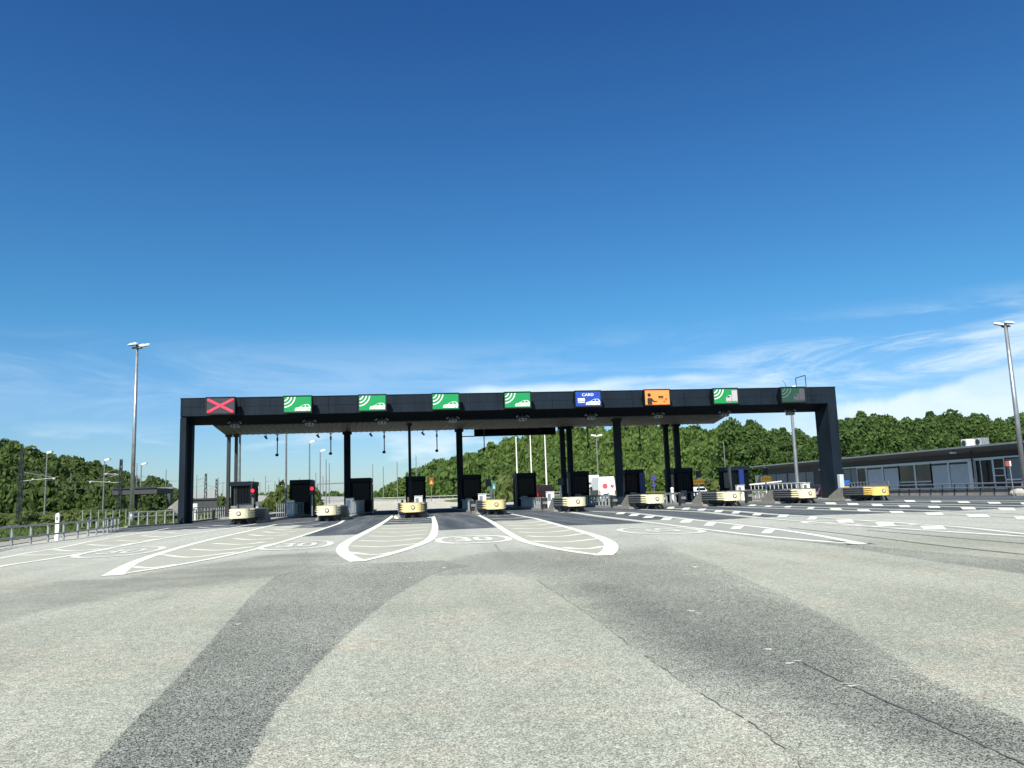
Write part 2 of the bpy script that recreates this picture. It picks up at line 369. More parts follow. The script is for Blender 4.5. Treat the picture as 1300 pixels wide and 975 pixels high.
    sp1 = M('ADD', ss(cs.outputs[0], 0, 1, .45, 1.55), M('MULTIPLY', M('SUBTRACT', ss(cs.outputs[0], 0, 1), .5), M('MULTIPLY', M('MAXIMUM', g, r), 1.1)))
    ch2 = nd.new('ShaderNodeTexVoronoi'); ch2.inputs['Scale'].default_value = 60; lk.new(tc.outputs['Object'], ch2.inputs['Vector'])
    c2 = nd.new('ShaderNodeSeparateColor'); lk.new(ch2.outputs['Color'], c2.inputs[0])
    sp2 = ss(c2.outputs[1], 0, 1, .86, 1.15)
    spk = M('MULTIPLY', M('MULTIPLY', sp1, sp2), ss(nz(9, 5, .7), .3, .7, .88, 1.12))
    wear = ss(nz(.35, 5, .6, (2.2, .12, 1)), .3, .7, .92, 1.08)
    vm = nd.new('ShaderNodeVectorMath'); vm.operation = 'SCALE'; lk.new(c, vm.inputs[0]); lk.new(M('MULTIPLY', spk, wear), vm.inputs['Scale'])
    lk.new(vm.outputs[0], b.inputs['Base Color']); b.inputs['Roughness'].default_value = .9
    bp = nd.new('ShaderNodeBump'); bp.inputs['Strength'].default_value = .35; bp.inputs['Distance'].default_value = .006
    lk.new(M('ADD', cs.outputs[0], grit), bp.inputs['Height']); lk.new(bp.outputs[0], b.inputs['Normal'])
build_pave(pave.node_tree)
LB = [(-8, -4.), (5, -8.), (20, -12.2), (32, -15.4), (42, -17.2), (55, -18.7), (58.9, -17.1), (66, -17.2), (86, -19.0), (120, -19.5), (210, -22)]     # left pavement edge (y, x)
def left_x(y): return np.interp(y, [a for a, b in LB], [b for a, b in LB])
xs = graded([(0, .42, .005), (.42, 1, .02)]); ys = graded([(-8, 3, .6), (3, 9, .05), (9, 16, .09), (16, 36, .2), (36, 110, .8), (110, 190, 4)])
def road_grid():
    # x runs from the left kerb to the right barrier line, finer near the car
    xx = graded([(-20, -14, .5), (-14, -7, .15), (-7, 6, .05), (6, 17, .12), (17, 30, .5), (30, 43.6, 1)])
    return xx
xr = road_grid()
X0, Y0 = np.meshgrid(xr, ys)
def road_build():
    nx, ny = len(xr), len(ys)
    X = X0.copy(); lx = left_x(Y0); X = np.maximum(X, lx)   # clamp at the kerb: zero-width columns are dropped below
    Z = far_rise(Y0)
    me = bpy.data.meshes.new('road'); me.vertices.add(nx*ny); me.vertices.foreach_set('co', np.stack([X, Y0, Z], -1).astype('f').ravel())
    i = np.arange(nx*ny).reshape(ny, nx); q = np.stack([i[:-1, :-1], i[:-1, 1:], i[1:, 1:], i[1:, :-1]], -1).reshape(-1, 4)
    Xf = X.ravel(); w = np.maximum(Xf[q[:, 1]]-Xf[q[:, 0]], Xf[q[:, 2]]-Xf[q[:, 3]]); q = q[w > 1e-4]
    nf = len(q); me.loops.add(nf*4); me.loops.foreach_set('vertex_index', q.ravel().astype('i'))
    me.polygons.add(nf); me.polygons.foreach_set('loop_start', np.arange(0, nf*4, 4, dtype='i')); me.update(calc_edges=True)
    me.materials.append(pave); A = zones(X, Y0); ca = me.color_attributes.new('zones', 'FLOAT_COLOR', 'POINT'); ca.data.foreach_set('color', A.reshape(-1, 4).astype('f').ravel())
    A = zones2(X, Y0); ca = me.color_attributes.new('zones_b', 'FLOAT_COLOR', 'POINT'); ca.data.foreach_set('color', A.reshape(-1, 4).astype('f').ravel())
    o = bpy.data.objects.new('road', me); COL.objects.link(o); o['kind'] = 'structure'
road_build()
# far carriageway: leaves the plaza and climbs away to the left
mb = MB(); far = [(186, -22, 43.6, .93), (230, -45, 2, 1.6), (300, -72, -40, 3.2), (400, -108, -82, 5.5), (520, -150, -122, 8.5)]
for (y0, a0, b0, z0), (y1, a1, b1, z1) in zip(far, far[1:]):
    mb.add([(a0, y0, z0+.02), (b0, y0, z0+.02), (b1, y1, z1+.02), (a1, y1, z1+.02)], [(0, 1, 2, 3)])
farroad = struct('far_road', mb, mat('far_road_concrete', (.33, .325, .30), .9, noise=.3, amt=.15))

# ------------------------------------------------------------------ painted markings
def paint(name, col, worn=.35):
    m = bpy.data.materials.new(name); m.use_nodes = True; t = m.node_tree; b = t.nodes['Principled BSDF']; b.inputs['Roughness'].default_value = .6
    tc = t.nodes.new('ShaderNodeTexCoord'); n = t.nodes.new('ShaderNodeTexNoise'); n.inputs['Scale'].default_value = 14; n.inputs['Detail'].default_value = 9; n.inputs['Roughness'].default_value = .75
    t.links.new(tc.outputs['Object'], n.inputs['Vector'])
    n2 = t.nodes.new('ShaderNodeTexNoise'); n2.inputs['Scale'].default_value = 1.1; n2.inputs['Detail'].default_value = 4; t.links.new(tc.outputs['Object'], n2.inputs['Vector'])
    a = t.nodes.new('ShaderNodeMath'); a.operation = 'MULTIPLY_ADD'; t.links.new(n2.outputs['Fac'], a.inputs[0]); a.inputs[1].default_value = .45; t.links.new(n.outputs['Fac'], a.inputs[2])
    r = t.nodes.new('ShaderNodeValToRGB'); t.links.new(a.outputs[0], r.inputs[0]); e = r.color_ramp.elements
    e[0].position = .52; e[0].color = tuple(c*(1-worn) for c in col)+(1,); e[1].position = .68; e[1].color = (*col, 1)
    n3 = t.nodes.new('ShaderNodeTexNoise'); n3.inputs['Scale'].default_value = 38; n3.inputs['Detail'].default_value = 5; n3.inputs['Roughness'].default_value = .8; t.links.new(tc.outputs['Object'], n3.inputs['Vector'])
    a3 = t.nodes.new('ShaderNodeMath'); a3.operation = 'MULTIPLY_ADD'; t.links.new(n2.outputs['Fac'], a3.inputs[0]); a3.inputs[1].default_value = .5; t.links.new(n3.outputs['Fac'], a3.inputs[2])
    mr = t.nodes.new('ShaderNodeMapRange'); mr.inputs['From Min'].default_value = .60; mr.inputs['From Max'].default_value = .66; t.links.new(a3.outputs[0], mr.inputs['Value'])
    mm = t.nodes.new('ShaderNodeMix'); mm.data_type = 'RGBA'; t.links.new(mr.outputs[0], mm.inputs['Factor']); mm.inputs['A'].default_value = (.30, .30, .26, 1); t.links.new(r.outputs[0], mm.inputs['B'])
    t.links.new(mm.outputs['Result'], b.inputs['Base Color']); return m
pw = paint('white_road_paint', (.84, .85, .72), .22); pt = paint('thin_worn_paint', (.70, .70, .60), .40); tan = paint('tan_surfacing', (.43, .425, .335), .16)
tar = mat('tar_seal', (.115, .118, .112), .7, noise=8, amt=.3)
def chaikin(P, n=2):
    for _ in range(n):
        Q = [P[0]]
        for a, b in zip(P, P[1:]): Q += [a*.75+b*.25, a*.25+b*.75]
        P = Q+[P[-1]]
    return P
def strip(mb, P, w, z, w1=None):
    w1 = w if w1 is None else w1; n = len(P); Lf = []; Rt = []
    for i, p in enumerate(P):
        d = (P[min(i+1, n-1)]-P[max(i-1, 0)]); d = Vector((d.x, d.y)).normalized(); nrm = Vector((-d.y, d.x)); ww = (w+(w1-w)*i/(n-1))/2
        Lf.append((p.x+nrm.x*ww, p.y+nrm.y*ww, z)); Rt.append((p.x-nrm.x*ww, p.y-nrm.y*ww, z))
    mb.add(Lf+Rt, [(i, i+1, n+i+1, n+i) for i in range(n-1)])
def gl(pts, sm=2): return chaikin([gp(u, v) for u, v in pts], sm)
def extend(P, Xend, Yend):       # carry a surveyed line on to the nose of its island
    return P + [Vector((Xend, Yend, 0))]
mk = MB(); hatch = MB(); tanm = MB()
def z1(pts, o): return [(o[0]+x/5, o[1]+y/5) for x, y in pts]
IS = [-11.2+5.5*i for i in range(9)]      # island centre lines
# central gore
Lc = gl([(455, 713.2), (440, 706), (433, 698), (438, 690), (455, 680.5), (484, 665.5), (500, 654)]); Lc = extend(Lc, IS[2]-1.0, 52.5)
Rc = gl([(460, 712.6), (490, 705.5), (530, 693), (545, 686), (551, 679), (553, 667), (549.5, 655)]); Rc = extend(Rc, IS[2]+1.05, 52.5)
strip(mk, Lc, .36, .010, .26); strip(mk, Rc[:len(Rc)//2], .16, .0102, .30); strip(mk, Rc[len(Rc)//2-1:], .30, .0104, .24)
# gore in front of the second island
L1 = gl([(143, 731), (158, 720.5), (175, 712), (215, 699), (260, 686.5), (310, 675.5), (350, 666)]); L1 = extend(L1, IS[1]-1.0, 53)
R1 = gl([(143, 731), (230, 717.2), (290, 705.5), (340, 694), (390, 678.5), (430, 665)]); R1 = extend(R1, IS[1]+1.05, 53)
strip(mk, L1[:8], .42, .010, .30); strip(mk, L1[7:], .28, .0102, .2); strip(mk, R1, .17, .0104, .2)
# gore in front of the first island
L0 = gl([(-60, 722), (0, 709), (16, 706), (36, 702), (70, 697), (120, 686.5), (152, 681), (180, 677), (215, 670.5)]); L0 = extend(L0, IS[0]-1.0, 53)
R0_ = gl([(-60, 733), (0, 719), (50, 712), (100, 704), (140, 696), (180, 688.6), (220, 681.5), (260, 675.5)]); R0_ = extend(R0_, IS[0]+1.05, 53)
strip(mk, L0, .15, .010); strip(mk, R0_, .2, .0102)
# gore in front of the fourth island
L3 = gl([(766, 705.5), (740, 702.5), (700, 696), (668, 688.5), (655, 682.5), (638, 672), (620, 660), (604, 652.5)]); L3 = extend(L3, IS[3]-1.05, 53.5)
R3 = gl([(766, 705.5), (774, 700), (777, 692), (768, 685), (755, 680), (720, 669.5), (680, 658.5)]); R3 = extend(R3, IS[3]+1.1, 53.5)
strip(mk, L3[:12], .17, .010, .24); strip(mk, L3[11:], .24, .0102, .26); strip(mk, R3, .40, .0104, .2)
# fifth, sixth: long lines with block teeth
L4 = gl([(1096, 691.2), (1040, 687.4), (960, 680.2), (900, 672.8), (860, 668), (820, 662.6), (760, 655.6), (720, 649.5)]); L4 = extend(L4, IS[4]-1.05, 53)
R4 = gl([(1096, 691.2), (1060, 684), (1040, 680.2), (980, 671), (940, 666.8), (900, 662.2), (860, 657.8), (800, 651)]); R4 = extend(R4, IS[4]+1.1, 53)
strip(mk, L4, .20, .010, .17); strip(mk, R4, .24, .0102, .15)
L5 = gl([(1420, 689), (1300, 681), (1180, 674), (1100, 668.2), (1040, 663.6), (980, 659), (940, 655), (892, 650)]); L5 = extend(L5, IS[5]-1.05, 53)
R5 = gl([(1420, 692), (1300, 678), (1220, 669.2), (1160, 665.5), (1100, 661), (1040, 656.6), (980, 653.2), (930, 648.6)]); R5 = extend(R5, IS[5]+1.1, 53)
strip(mk, L5, .20, .010, .15); strip(mk, R5, .17, .0102, .15)
RG = []
for k, (sx, ex) in ((6, (1, 1)), (7, (1, 1)), (8, (1, 1))):
    x = IS[k]; P = [Vector((x-1.05, 53, 0)), Vector((x-1.0, 40, 0)), Vector((x-1.2-(k-5)*.3, 30, 0)), Vector((x-1.2-(k-5)*1.0, 22, 0))]
    Q = [Vector((x+1.1, 53, 0)), Vector((x+1.0, 40, 0)), Vector((x+.6-(k-5)*.2, 30, 0)), Vector((x+.1-(k-5)*.8, 22, 0))]
    RG.append((chaikin(P), chaikin(Q))); strip(mk, chaikin(P), .13, .0104); strip(mk, chaikin(Q), .13, .0106)
struct('gore_marking', mk, pw)
def hat(o, rows, mbx, w=.21):
    for r in rows: strip(mbx, chaikin([gp(u, v) for u, v in z1(r, o)], 2), w, .0085)
hw = MB()
hat((340, 640), [[(505, 306), (640, 323), (745, 318), (800, 306)], [(520, 267), (640, 270), (730, 274), (960, 250)], [(585, 232), (700, 236), (800, 237), (985, 216)],
 [(640, 204), (740, 206), (820, 207), (1005, 190)], [(685, 178), (780, 180), (850, 180), (1012, 166)], [(715, 154), (800, 156), (870, 156), (1018, 145)], [(740, 134), (860, 136), (1022, 127)],
 [(758, 118), (880, 119), (1025, 112)], [(775, 104), (880, 104), (1028, 99)], [(790, 92), (900, 91), (1030, 87)], [(800, 81), (900, 80), (1028, 77)]], hw)
hat((130, 640), [[(195, 398), (270, 408), (350, 405), (480, 384)], [(380, 322), (440, 330), (540, 341), (650, 332), (850, 305)], [(565, 287), (680, 295), (780, 294), (960, 270)], [(705, 250), (850, 258), (940, 254), (1030, 240)],
 [(835, 219), (960, 230), (1090, 217)], [(930, 195), (1060, 206), (1180, 193)], [(1020, 176), (1110, 184), (1230, 173)], [(1085, 161), (1180, 166), (1290, 158)], [(1150, 147), (1250, 150), (1340, 142)], [(1200, 134), (1300, 136), (1380, 130)]], hw)
hat((0, 640), [[(345, 290), (420, 298), (520, 297), (640, 284)], [(130, 325), (260, 324), (400, 316), (510, 310)], [(560, 258), (650, 264), (740, 264), (860, 248)], [(745, 231), (840, 236), (900, 236), (1010, 222)], [(900, 201), (1000, 208), (1080, 207), (1180, 197)], [(1050, 181), (1140, 187), (1270, 180)],
 [(1160, 163), (1250, 168), (1380, 160)], [(1260, 149), (1350, 152), (1450, 146)], [(1350, 137), (1430, 139), (1510, 134)]], hw)
hat((560, 630), [[(780, 327), (860, 336), (950, 335), (1035, 318)], [(580, 285), (700, 293), (830, 291), (1005, 268)], [(540, 253), (640, 259), (760, 258), (910, 238)], [(490, 228), (600, 232), (700, 230), (835, 213)],
 [(450, 205), (550, 208), (650, 206), (768, 192)], [(415, 186), (520, 188), (600, 186), (705, 173)], [(385, 170), (480, 172), (560, 169), (655, 158)], [(350, 157), (450, 157), (520, 154), (605, 146)], [(318, 143), (420, 144), (550, 134)], [(270, 120), (380, 122), (490, 116)], [(240, 107), (350, 108), (440, 104)]], hw)
struct('hatch_marking', hw, pw)
# block teeth of the right-hand gores
tb = MB()
def teeth(o, L_, slant=26):
    for x0, x1, y0, y1 in L_:
        q = [(x0, y1), (x1-slant*(x1-x0)/90, y1), (x1, y0), (x0+slant*(x1-x0)/90, y0)]
        P = [gp(u, v) for u, v in z1(q, o)]; tb.add([(p.x, p.y, .0125) for p in P], [(0, 1, 2, 3)])
teeth((780, 610), [(930, 1022, 313, 338), (733, 825, 290, 311), (565, 650, 268, 290), (412, 505, 250, 269), (290, 375, 237, 253), (178, 262, 226, 239), (88, 165, 214, 226), (5, 75, 204, 215),
 (330, 385, 168, 180), (425, 485, 174, 186), (525, 585, 180, 192), (630, 695, 188, 203), (742, 805, 197, 211), (872, 945, 207, 223), (1030, 1112, 218, 235), (1220, 1295, 232, 250),
 (845, 905, 154, 163), (950, 1005, 160, 168), (1075, 1130, 163, 172), (1220, 1275, 170, 181)])
teeth((1040, 610), [(125, 205, 250, 269), (378, 465, 268, 291), (665, 782, 290, 314), (78, 135, 177, 187), (253, 314, 185, 197), (460, 527, 195, 208), (688, 775, 205, 220), (955, 1062, 217, 235), (1260, 1370, 230, 250),
 (48, 100, 140, 152), (188, 242, 145, 157), (342, 396, 150, 163), (513, 567, 157, 170), (700, 757, 162, 175), (912, 982, 170, 185), (1152, 1232, 175, 192), (550, 602, 126, 137), (716, 767, 130, 139), (888, 947, 133, 143), (1080, 1142, 137, 148), (1290, 1350, 142, 153)], -22)
struct('block_marking', tb, pw)
# tan surfacing inside the gores, up to where the dark lane asphalt begins
def goretan(A, B, ymax, z=.0045):
    def cut(P): 
        Q = [p for p in P if p.y <= ymax]
        nx = next((p for p in P if p.y > ymax), None)
        if nx is not None and Q:
            p = Q[-1]; t = (ymax-p.y)/(nx.y-p.y); Q.append(p+(nx-p)*t)
        return Q
    def rs(P, n):
        d = [0]
        for a, b in zip(P, P[1:]): d.append(d[-1]+(b-a).length)
        out = []
        for i in range(n):
            t = d[-1]*i/(n-1); j = max(k for k in range(len(d)) if d[k] <= t+1e-9); j = min(j, len(P)-2); out.append(P[j]+(P[j+1]-P[j])*((t-d[j])/max(1e-9, d[j+1]-d[j])))
        return out
    a = rs(cut(A), 24); b = rs(cut(B), 24)
    tanm.add([(p.x, p.y, z) for p in a]+[(p.x, p.y, z) for p in b], [(i, i+1, 25+i, 24+i) for i in range(23)])
goretan(Lc, Rc, 41); goretan(L1, R1, 41); goretan(L0, R0_, 41, .005); goretan(L3, R3, 40); struct('gore_surfacing', tanm, tan)
tanm = MB(); goretan(L4, R4, 34)
for P in [L4, R4, L5, R5]+[q for pq in RG for q in pq]: strip(tanm, P, .62, .0050)
struct('gore_surfacing', tanm, paint('pale_grey_surfacing', (.36, .37, .31), .35))
# speed ovals with the figure 30
def text_mesh(body, sx, sy, spacing=1.0):
    cu = bpy.data.curves.new('figure', 'FONT'); cu.body = body; cu.align_x = 'CENTER'; cu.align_y = 'CENTER'; cu.space_character = spacing; cu.offset = .018
    o = bpy.data.objects.new('figure', cu); COL.objects.link(o); dg = bpy.context.evaluated_depsgraph_get(); me = o.evaluated_get(dg).to_mesh()
    vs = [(v.co.x*sx, v.co.y*sy) for v in me.vertices]; fs = [tuple(p.vertices) for p in me.polygons]
    o.evaluated_get(dg).to_mesh_clear(); bpy.data.objects.remove(o); return vs, fs
tv, tf = text_mesh('30', 1.2, 3.1)
def oval(cx, cy, rx, ry, rot, m_):
    mb = MB(); n = 48; c, s = math.cos(rot), math.sin(rot); P = lambda x, y, z: (cx+x*c-y*s, cy+x*s+y*c, z)
    o = [P(rx*math.copysign(abs(math.cos(t))**.8, math.cos(t)), ry*math.copysign(abs(math.sin(t))**.8, math.sin(t)), .009) for t in [2*PI*i/n for i in range(n)]]
    k = .2; i_ = [P((rx-k)*math.copysign(abs(math.cos(t))**.8, math.cos(t)), (ry-.35)*math.copysign(abs(math.sin(t))**.8, math.sin(t)), .009) for t in [2*PI*i/n for i in range(n)]]
    mb.add(o+i_, [(j, (j+1) % n, n+(j+1) % n, n+j) for j in range(n)]); mb.add([P(x, y, .0095) for x, y in tv], tf)
    return struct('speed_marking', mb, m_)
oval(1.72, 24.3, 1.15, 2.2, 0, pw); oval(-3.6, 25.0, 1.1, 2.3, .06, pt); oval(7.75, 25.0, 1.2, 2.5, -.02, pt); oval(-8.75, 25.3, 1.1, 2.5, .1, pt); oval(14.2, 24.5, 1.2, 2.6, 0, pt)
# joints, tar seals and worn marks
tj = MB()
def crack(pts, w, z):
    P = gl(pts, 3); Q = []
    for a, b in zip(P, P[1:]):
        n_ = max(1, int((b-a).length/.06))
        for i in range(n_): p = a.lerp(b, i/n_); Q.append(p+Vector((random.gauss(0, .006), random.gauss(0, .006), 0)))
    for i in range(0, len(Q)-1):
        if w < .012 and random.random() < .25: continue
        strip(tj, [Q[i], Q[i+1]], w*random.uniform(.4, 1.5), z)
crack([(680, 736), (750, 782), (815, 831), (880, 876), (950, 916), (1000, 953), (1030, 990)], .0065, .006)
crack([(1020, 842), (1060, 862), (1110, 885), (1180, 915), (1240, 944), (1320, 980)], .014, .006)
strip(tj, gl([(1000, 670), (1100, 681), (1200, 694), (1320, 706)]), .07, .006); strip(tj, gl([(1100, 673), (1200, 682), (1320, 692)]), .06, .006)
pass
struct('tar_joint', tj, tar)
tm = MB()
for pts_ in ([(383, 702), (383, 708), (386, 714), (392, 721)], [(388.5, 701), (389, 708), (393, 715)], [(628, 691), (634, 700), (642, 706)]): strip(tm, gl(pts_), .05, .0055)
struct('tyre_mark', tm, mat('rubber_trace', (.24, .245, .22), .9, noise=22, amt=.4))
wm_ = MB()
def blot(u, v, w, l, rot, n=22):
    w *= .8; l *= .8; p = gp(u, v); c, s = math.cos(rot), math.sin(rot); pts = []
    for i in range(n):
        t = 2*PI*i/n; k = .25+.95*random.random(); x = w*k*math.cos(t); y = l*k*math.sin(t); pts.append((p.x+x*c-y*s, p.y+x*s+y*c, .007))
    wm_.add(pts, [tuple(range(n))])
for a in [(883, 720, .10, .12, 0), (878, 776, .05, .07, .8), (886, 779, .04, .06, 1), (975, 825, .05, .05, .3), (1002, 843, .05, .04, .5), (1080, 872, .07, .03, .1), (1072, 869, .04, .03, .1), (521, 734, .04, .10, 0), (301, 793, .05, .05, 0), (564, 721, .05, .14, .1), (1012, 840, .05, .02, 0)]: blot(*a)
struct('paint_fleck', wm_, pt)

# ------------------------------------------------------------------ kerbs and verges
mb = MB()
pts = [Vector((x, y, 0)) for y, x in LB]
for a, b in zip(pts, pts[1:]):
    if a.y < 50: mb.beam(a+Vector((-.08, 0, .0)), b+Vector((-.08, 0, .0)), .16, .06)
    else: mb.beam(a+Vector((-.1, 0, .05)), b+Vector((-.1, 0, .05)), .2, .16)
struct('kerb', mb, kerbc)
mb = MB()
for a, b in zip(pts, pts[1:]): mb.add([(a.x-.18, a.y, .015), (b.x-.18, b.y, .015), (b.x-1.7, b.y, -.0), (a.x-1.7, a.y, -.0)], [(0, 1, 2, 3)])
struct('gravel_verge', mb, mat('verge_gravel', (.30, .275, .225), .95, noise=9, amt=.5, bump=.6))
# paved apron and low wall along the right side
mb = MB(); mb.add([(43.6, -8, .012), (75, -8, .012), (75, 190, .012), (43.6, 190, .012)], [(0, 1, 2, 3)])
struct('service_yard', mb, mat('yard_asphalt', (.17, .17, .16), .9, noise=1.2, amt=.2))
mb = MB()
for i, x in enumerate(IS):
    y0, y1 = 55.2, 97.; w = 1.08; P = [(x-w, y1), (x-w, y0+.6), (x-w*.6, y0), (x+w*.6, y0), (x+w, y0+.6), (x+w, y1)]
    mb.prism(P, lambda a, b, t: (a, b, t), 0, .16)
mb.prism([(-17.4, 97), (-17.4, 58), (-16.9, 57), (-15.1, 57), (-14.6, 58), (-14.6, 97)][:0] or [(-17.6, 97), (-17.6, 74), (-14.9, 74), (-14.9, 97)], lambda a, b, t: (a, b, t), 0, .155)
struct('traffic_island', mb, kerbc)

# ------------------------------------------------------------------ toll gantry and canopy
g = thing('toll_gantry', 'long dark navy portal gantry with canopy spanning all the toll lanes', 'gantry', (8.6, 60, 0))
XL, XR = -17.0, 34.12; ZT, ZB = 9.1, 7.8; YF, YB = 60., 62.2; ZR_ = 7.32
mb = MB()
mb.prism([(YF, ZB), (YF, ZT), (YB, ZT), (YB, ZR_)], lambda a, b, t: (t, a, b), XL, XR)
for i in range(1, 17):   # narrow cover strips over the cladding joints
    pass
mb.box(XL-.03, XR+.03, YF-.03, YF+.06, ZT+.003, ZT+.05)
obj('beam', mb, navy, g)
jm = mat('joint_shadow_gap', (.004, .005, .007), .8, spec=.05)
mb = MB()
for i in range(1, 24):
    x = XL+(XR-XL)*i/24; mb.box(x-.012, x+.012, YF-.003, YF+.01, ZB+.02, ZT-.02)
mb.box(XL+.05, XR-.05, YF-.0035, YF+.01, 8.44, 8.455)
obj('cladding_joint', mb, jm, g)
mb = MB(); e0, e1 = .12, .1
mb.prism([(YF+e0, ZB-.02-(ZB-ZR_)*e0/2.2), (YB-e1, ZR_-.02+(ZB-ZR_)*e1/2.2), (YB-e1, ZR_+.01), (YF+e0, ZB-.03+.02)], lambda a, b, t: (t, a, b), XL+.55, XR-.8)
obj('underside_shade', mb, navyd, g)  # near-black sheet: the shade under the beam is put into its colour
for side in (0, 1):
    mb = MB()
    if side == 0:
        mb.box(XL, XL+.42, YF, YF+.4, 0, ZB-.09); mb.box(XL+.08, XL+.26, YF+.4, YF+1.5, 0, ZB-.35); mb.box(XL, XL+.46, YF+1.5, YB, 0, ZR_-.003)
    else:
        mb.box(XR-.75, XR, YF, YB, 0, ZR_-.003); mb.prism([(YF, ZR_-.003), (YF, ZB-.003), (YB, ZR_-.0035)], lambda a, b, t: (t, a, b), XR-.75, XR)
    obj('leg', mb, navy, g)
mb = MB(); CT = [(-16.1, YB+.003), (26.6, YB+.003), (30.6, 78), (30.0, 85), (-18.4, 85), (-17.7, 78)]
zc = {64.703: (7.84, 8.9), 78: (7.86, 9.0), 87: (8.6, 9.1)}
rows = [[(-15.2, 62.203), (25.9, 62.203)], [(-17.9, 78), (30.7, 78)], [(-18.4, 84.5), (30.5, 84.5)]]; n = 50
vs = []; 
for (p, q), (zb, zt) in zip(rows, ((7.27, 8.9), (7.86, 9.0), (8.6, 9.1))):
    vs += [(p[0], p[1], zb), (q[0], q[1], zb), (q[0], q[1], zt), (p[0], p[1], zt)]
mb.add(vs, [(0, 1, 5, 4), (4, 5, 9, 8), (3, 2, 1, 0), (3, 7, 6, 2), (7, 11, 10, 6), (8, 9, 10, 11), (0, 4, 7, 3), (4, 8, 11, 7), (1, 2, 6, 5), (5, 6, 10, 9)])
cn = obj('canopy', mb, soffit, g)
mb = MB()
for i in range(86):   # corrugations across the soffit
    x = -15.0+i*.478
    mb.add([(x, 62.25, 7.268), (x+.16, 62.25, 7.268), (x+.16+(x-5)*.13, 77.9, 7.853), (x+(x-5)*.13, 77.9, 7.853), (x+.03, 62.25, 7.235), (x+.13, 62.25, 7.235), (x+.13+(x-5)*.13, 77.9, 7.82), (x+.03+(x-5)*.13, 77.9, 7.82)],
           [(4, 5, 6, 7), (0, 4, 7, 3), (1, 2, 6, 5), (0, 1, 5, 4), (3, 7, 6, 2)])
obj('soffit_rib', mb, soffit, cn)
for u, r, Y in ((290, .155, 77.3), (299.5, .14, 77.3), (441, .30, 77.3), (584, .30, 77.3), (715.5, .24, 77.3), (724.5, .26, 77.3), (848, .22, 77.3), (861.5, .27, 77.3)):
    x = py(u, 600, Y).x; mb = MB(); mb.bbox(x-r, x+r, Y-r, Y+r, .15, 7.87, .03); mb.box(x-r-.12, x+r+.12, Y-r-.12, Y+r+.12, 7.6, 7.835); mb.box(x-r-.08, x+r+.08, Y-r-.08, Y+r+.08, .14, .3)
    obj('column', mb, darksteel if r < .17 else navy, g)
for u, r, Y in ((520.5, .115, 65.6), (786, .29, 65.4)):
    x = py(u, 600, Y).x; mb = MB(); mb.bbox(x-r, x+r, Y-r, Y+r, .15, 7.40, .03); mb.box(x-r-.1, x+r+.1, Y-r-.1, Y+r+.1, 7.22, 7.36)
    obj('column', mb, navy, g)
mb = MB()
for x0, x1, h in ((31.1, 31.95, 1.0),): mb.path([(x0, 60.6, ZT), (x0, 60.6, ZT+h-.12), (x1, 60.6, ZT+h+.1), (x1, 60.6, ZT)], .035)
obj('antenna_frame', mb, darksteel, g); mb = MB(); mb.bar((30.2, 60.5, ZT), (30.1, 60.5, ZT+.45), .02); mb.bar((30.1, 60.5, ZT+.45), (29.9, 60.5, ZT+.7), .015)
obj('whip_antenna', mb, darksteel, g)
tbd = thing('information_board', 'long flat dark board hanging under the back edge of the canopy', 'sign board', (10.2, 80, 7.2))
mb = MB(); mb.bbox(6.06, 14.45, 79.8, 80.3, 7.30, 8.1, .03); obj('board_box', mb, navyd, tbd)
mb = MB(); mb.bar((4.6, 80, 7.32), (6.1, 80, 7.32), .05); mb.bar((4.62, 80, 7.3), (4.62, 80, 8.0), .05)
obj('side_rod', mb, darksteel, tbd)
for x in (7, 10.2, 13.4): mb = MB(); mb.bar((x, 80, 8.05), (x, 80, 8.35), .05); obj('hanger', mb, darksteel, tbd)

# ------------------------------------------------------------------ lane signs
SGN = [-13.97, -8.49, -3.06, 2.38, 7.85, 13.34, 18.84, 24.41, 30.03]
def panel_shape(mb, pts, cx, z0, y, w=1.94, h=1.12):
    mb.add([(cx-w/2+a*w, y, z0+b*h) for a, b in pts], [tuple(range(len(pts)))])
def arc(mb, cx, z0, y, r, t, w=1.94, h=1.12, n=14):
    c = (-.02, 1.04); V = []
    for i in range(n+1):
        a = -PI/2+(PI/2)*i/n
        for rr in (r-t/2, r+t/2):
            X = c[0]*w+rr*math.cos(a); Z = c[1]*h+rr*math.sin(a); X = max(.03, X); Z = min(h-.03, Z)
            V.append((cx-w/2+X, y, z0+Z))
    mb.add(V, [(2*i, 2*i+1, 2*i+3, 2*i+2) for i in range(n)])
def solid(mb, th=.012):      # give flat symbols thickness by extruding them back
    vs = list(mb.v); fs = list(mb.f); o = len(vs); mb.v = vs+[(x, y+th, z) for x, y, z in vs]
    mb.f = fs+[tuple(i+o for i in reversed(f)) for f in fs]
    from collections import Counter
    ec = Counter()
    for f in fs:
        for a, b in zip(f, f[1:]+f[:1]): ec[(min(a, b), max(a, b))] += 1
    for f in fs:
        for a, b in zip(f, f[1:]+f[:1]):
            if ec[(min(a, b), max(a, b))] == 1: mb.f.append((a, b, b+o, a+o))
    return mb
CAR = [(0, .06), (0, .34), (.07, .50), (.30, .62), (.50, .90), (.60, .99), (.84, 1.0), (.94, .82), (1, .55), (1, .06)]
CARW = [[(.37, .62), (.52, .89), (.63, .93), (.64, .62)], [(.68, .62), (.68, .93), (.82, .93), (.92, .64)]]
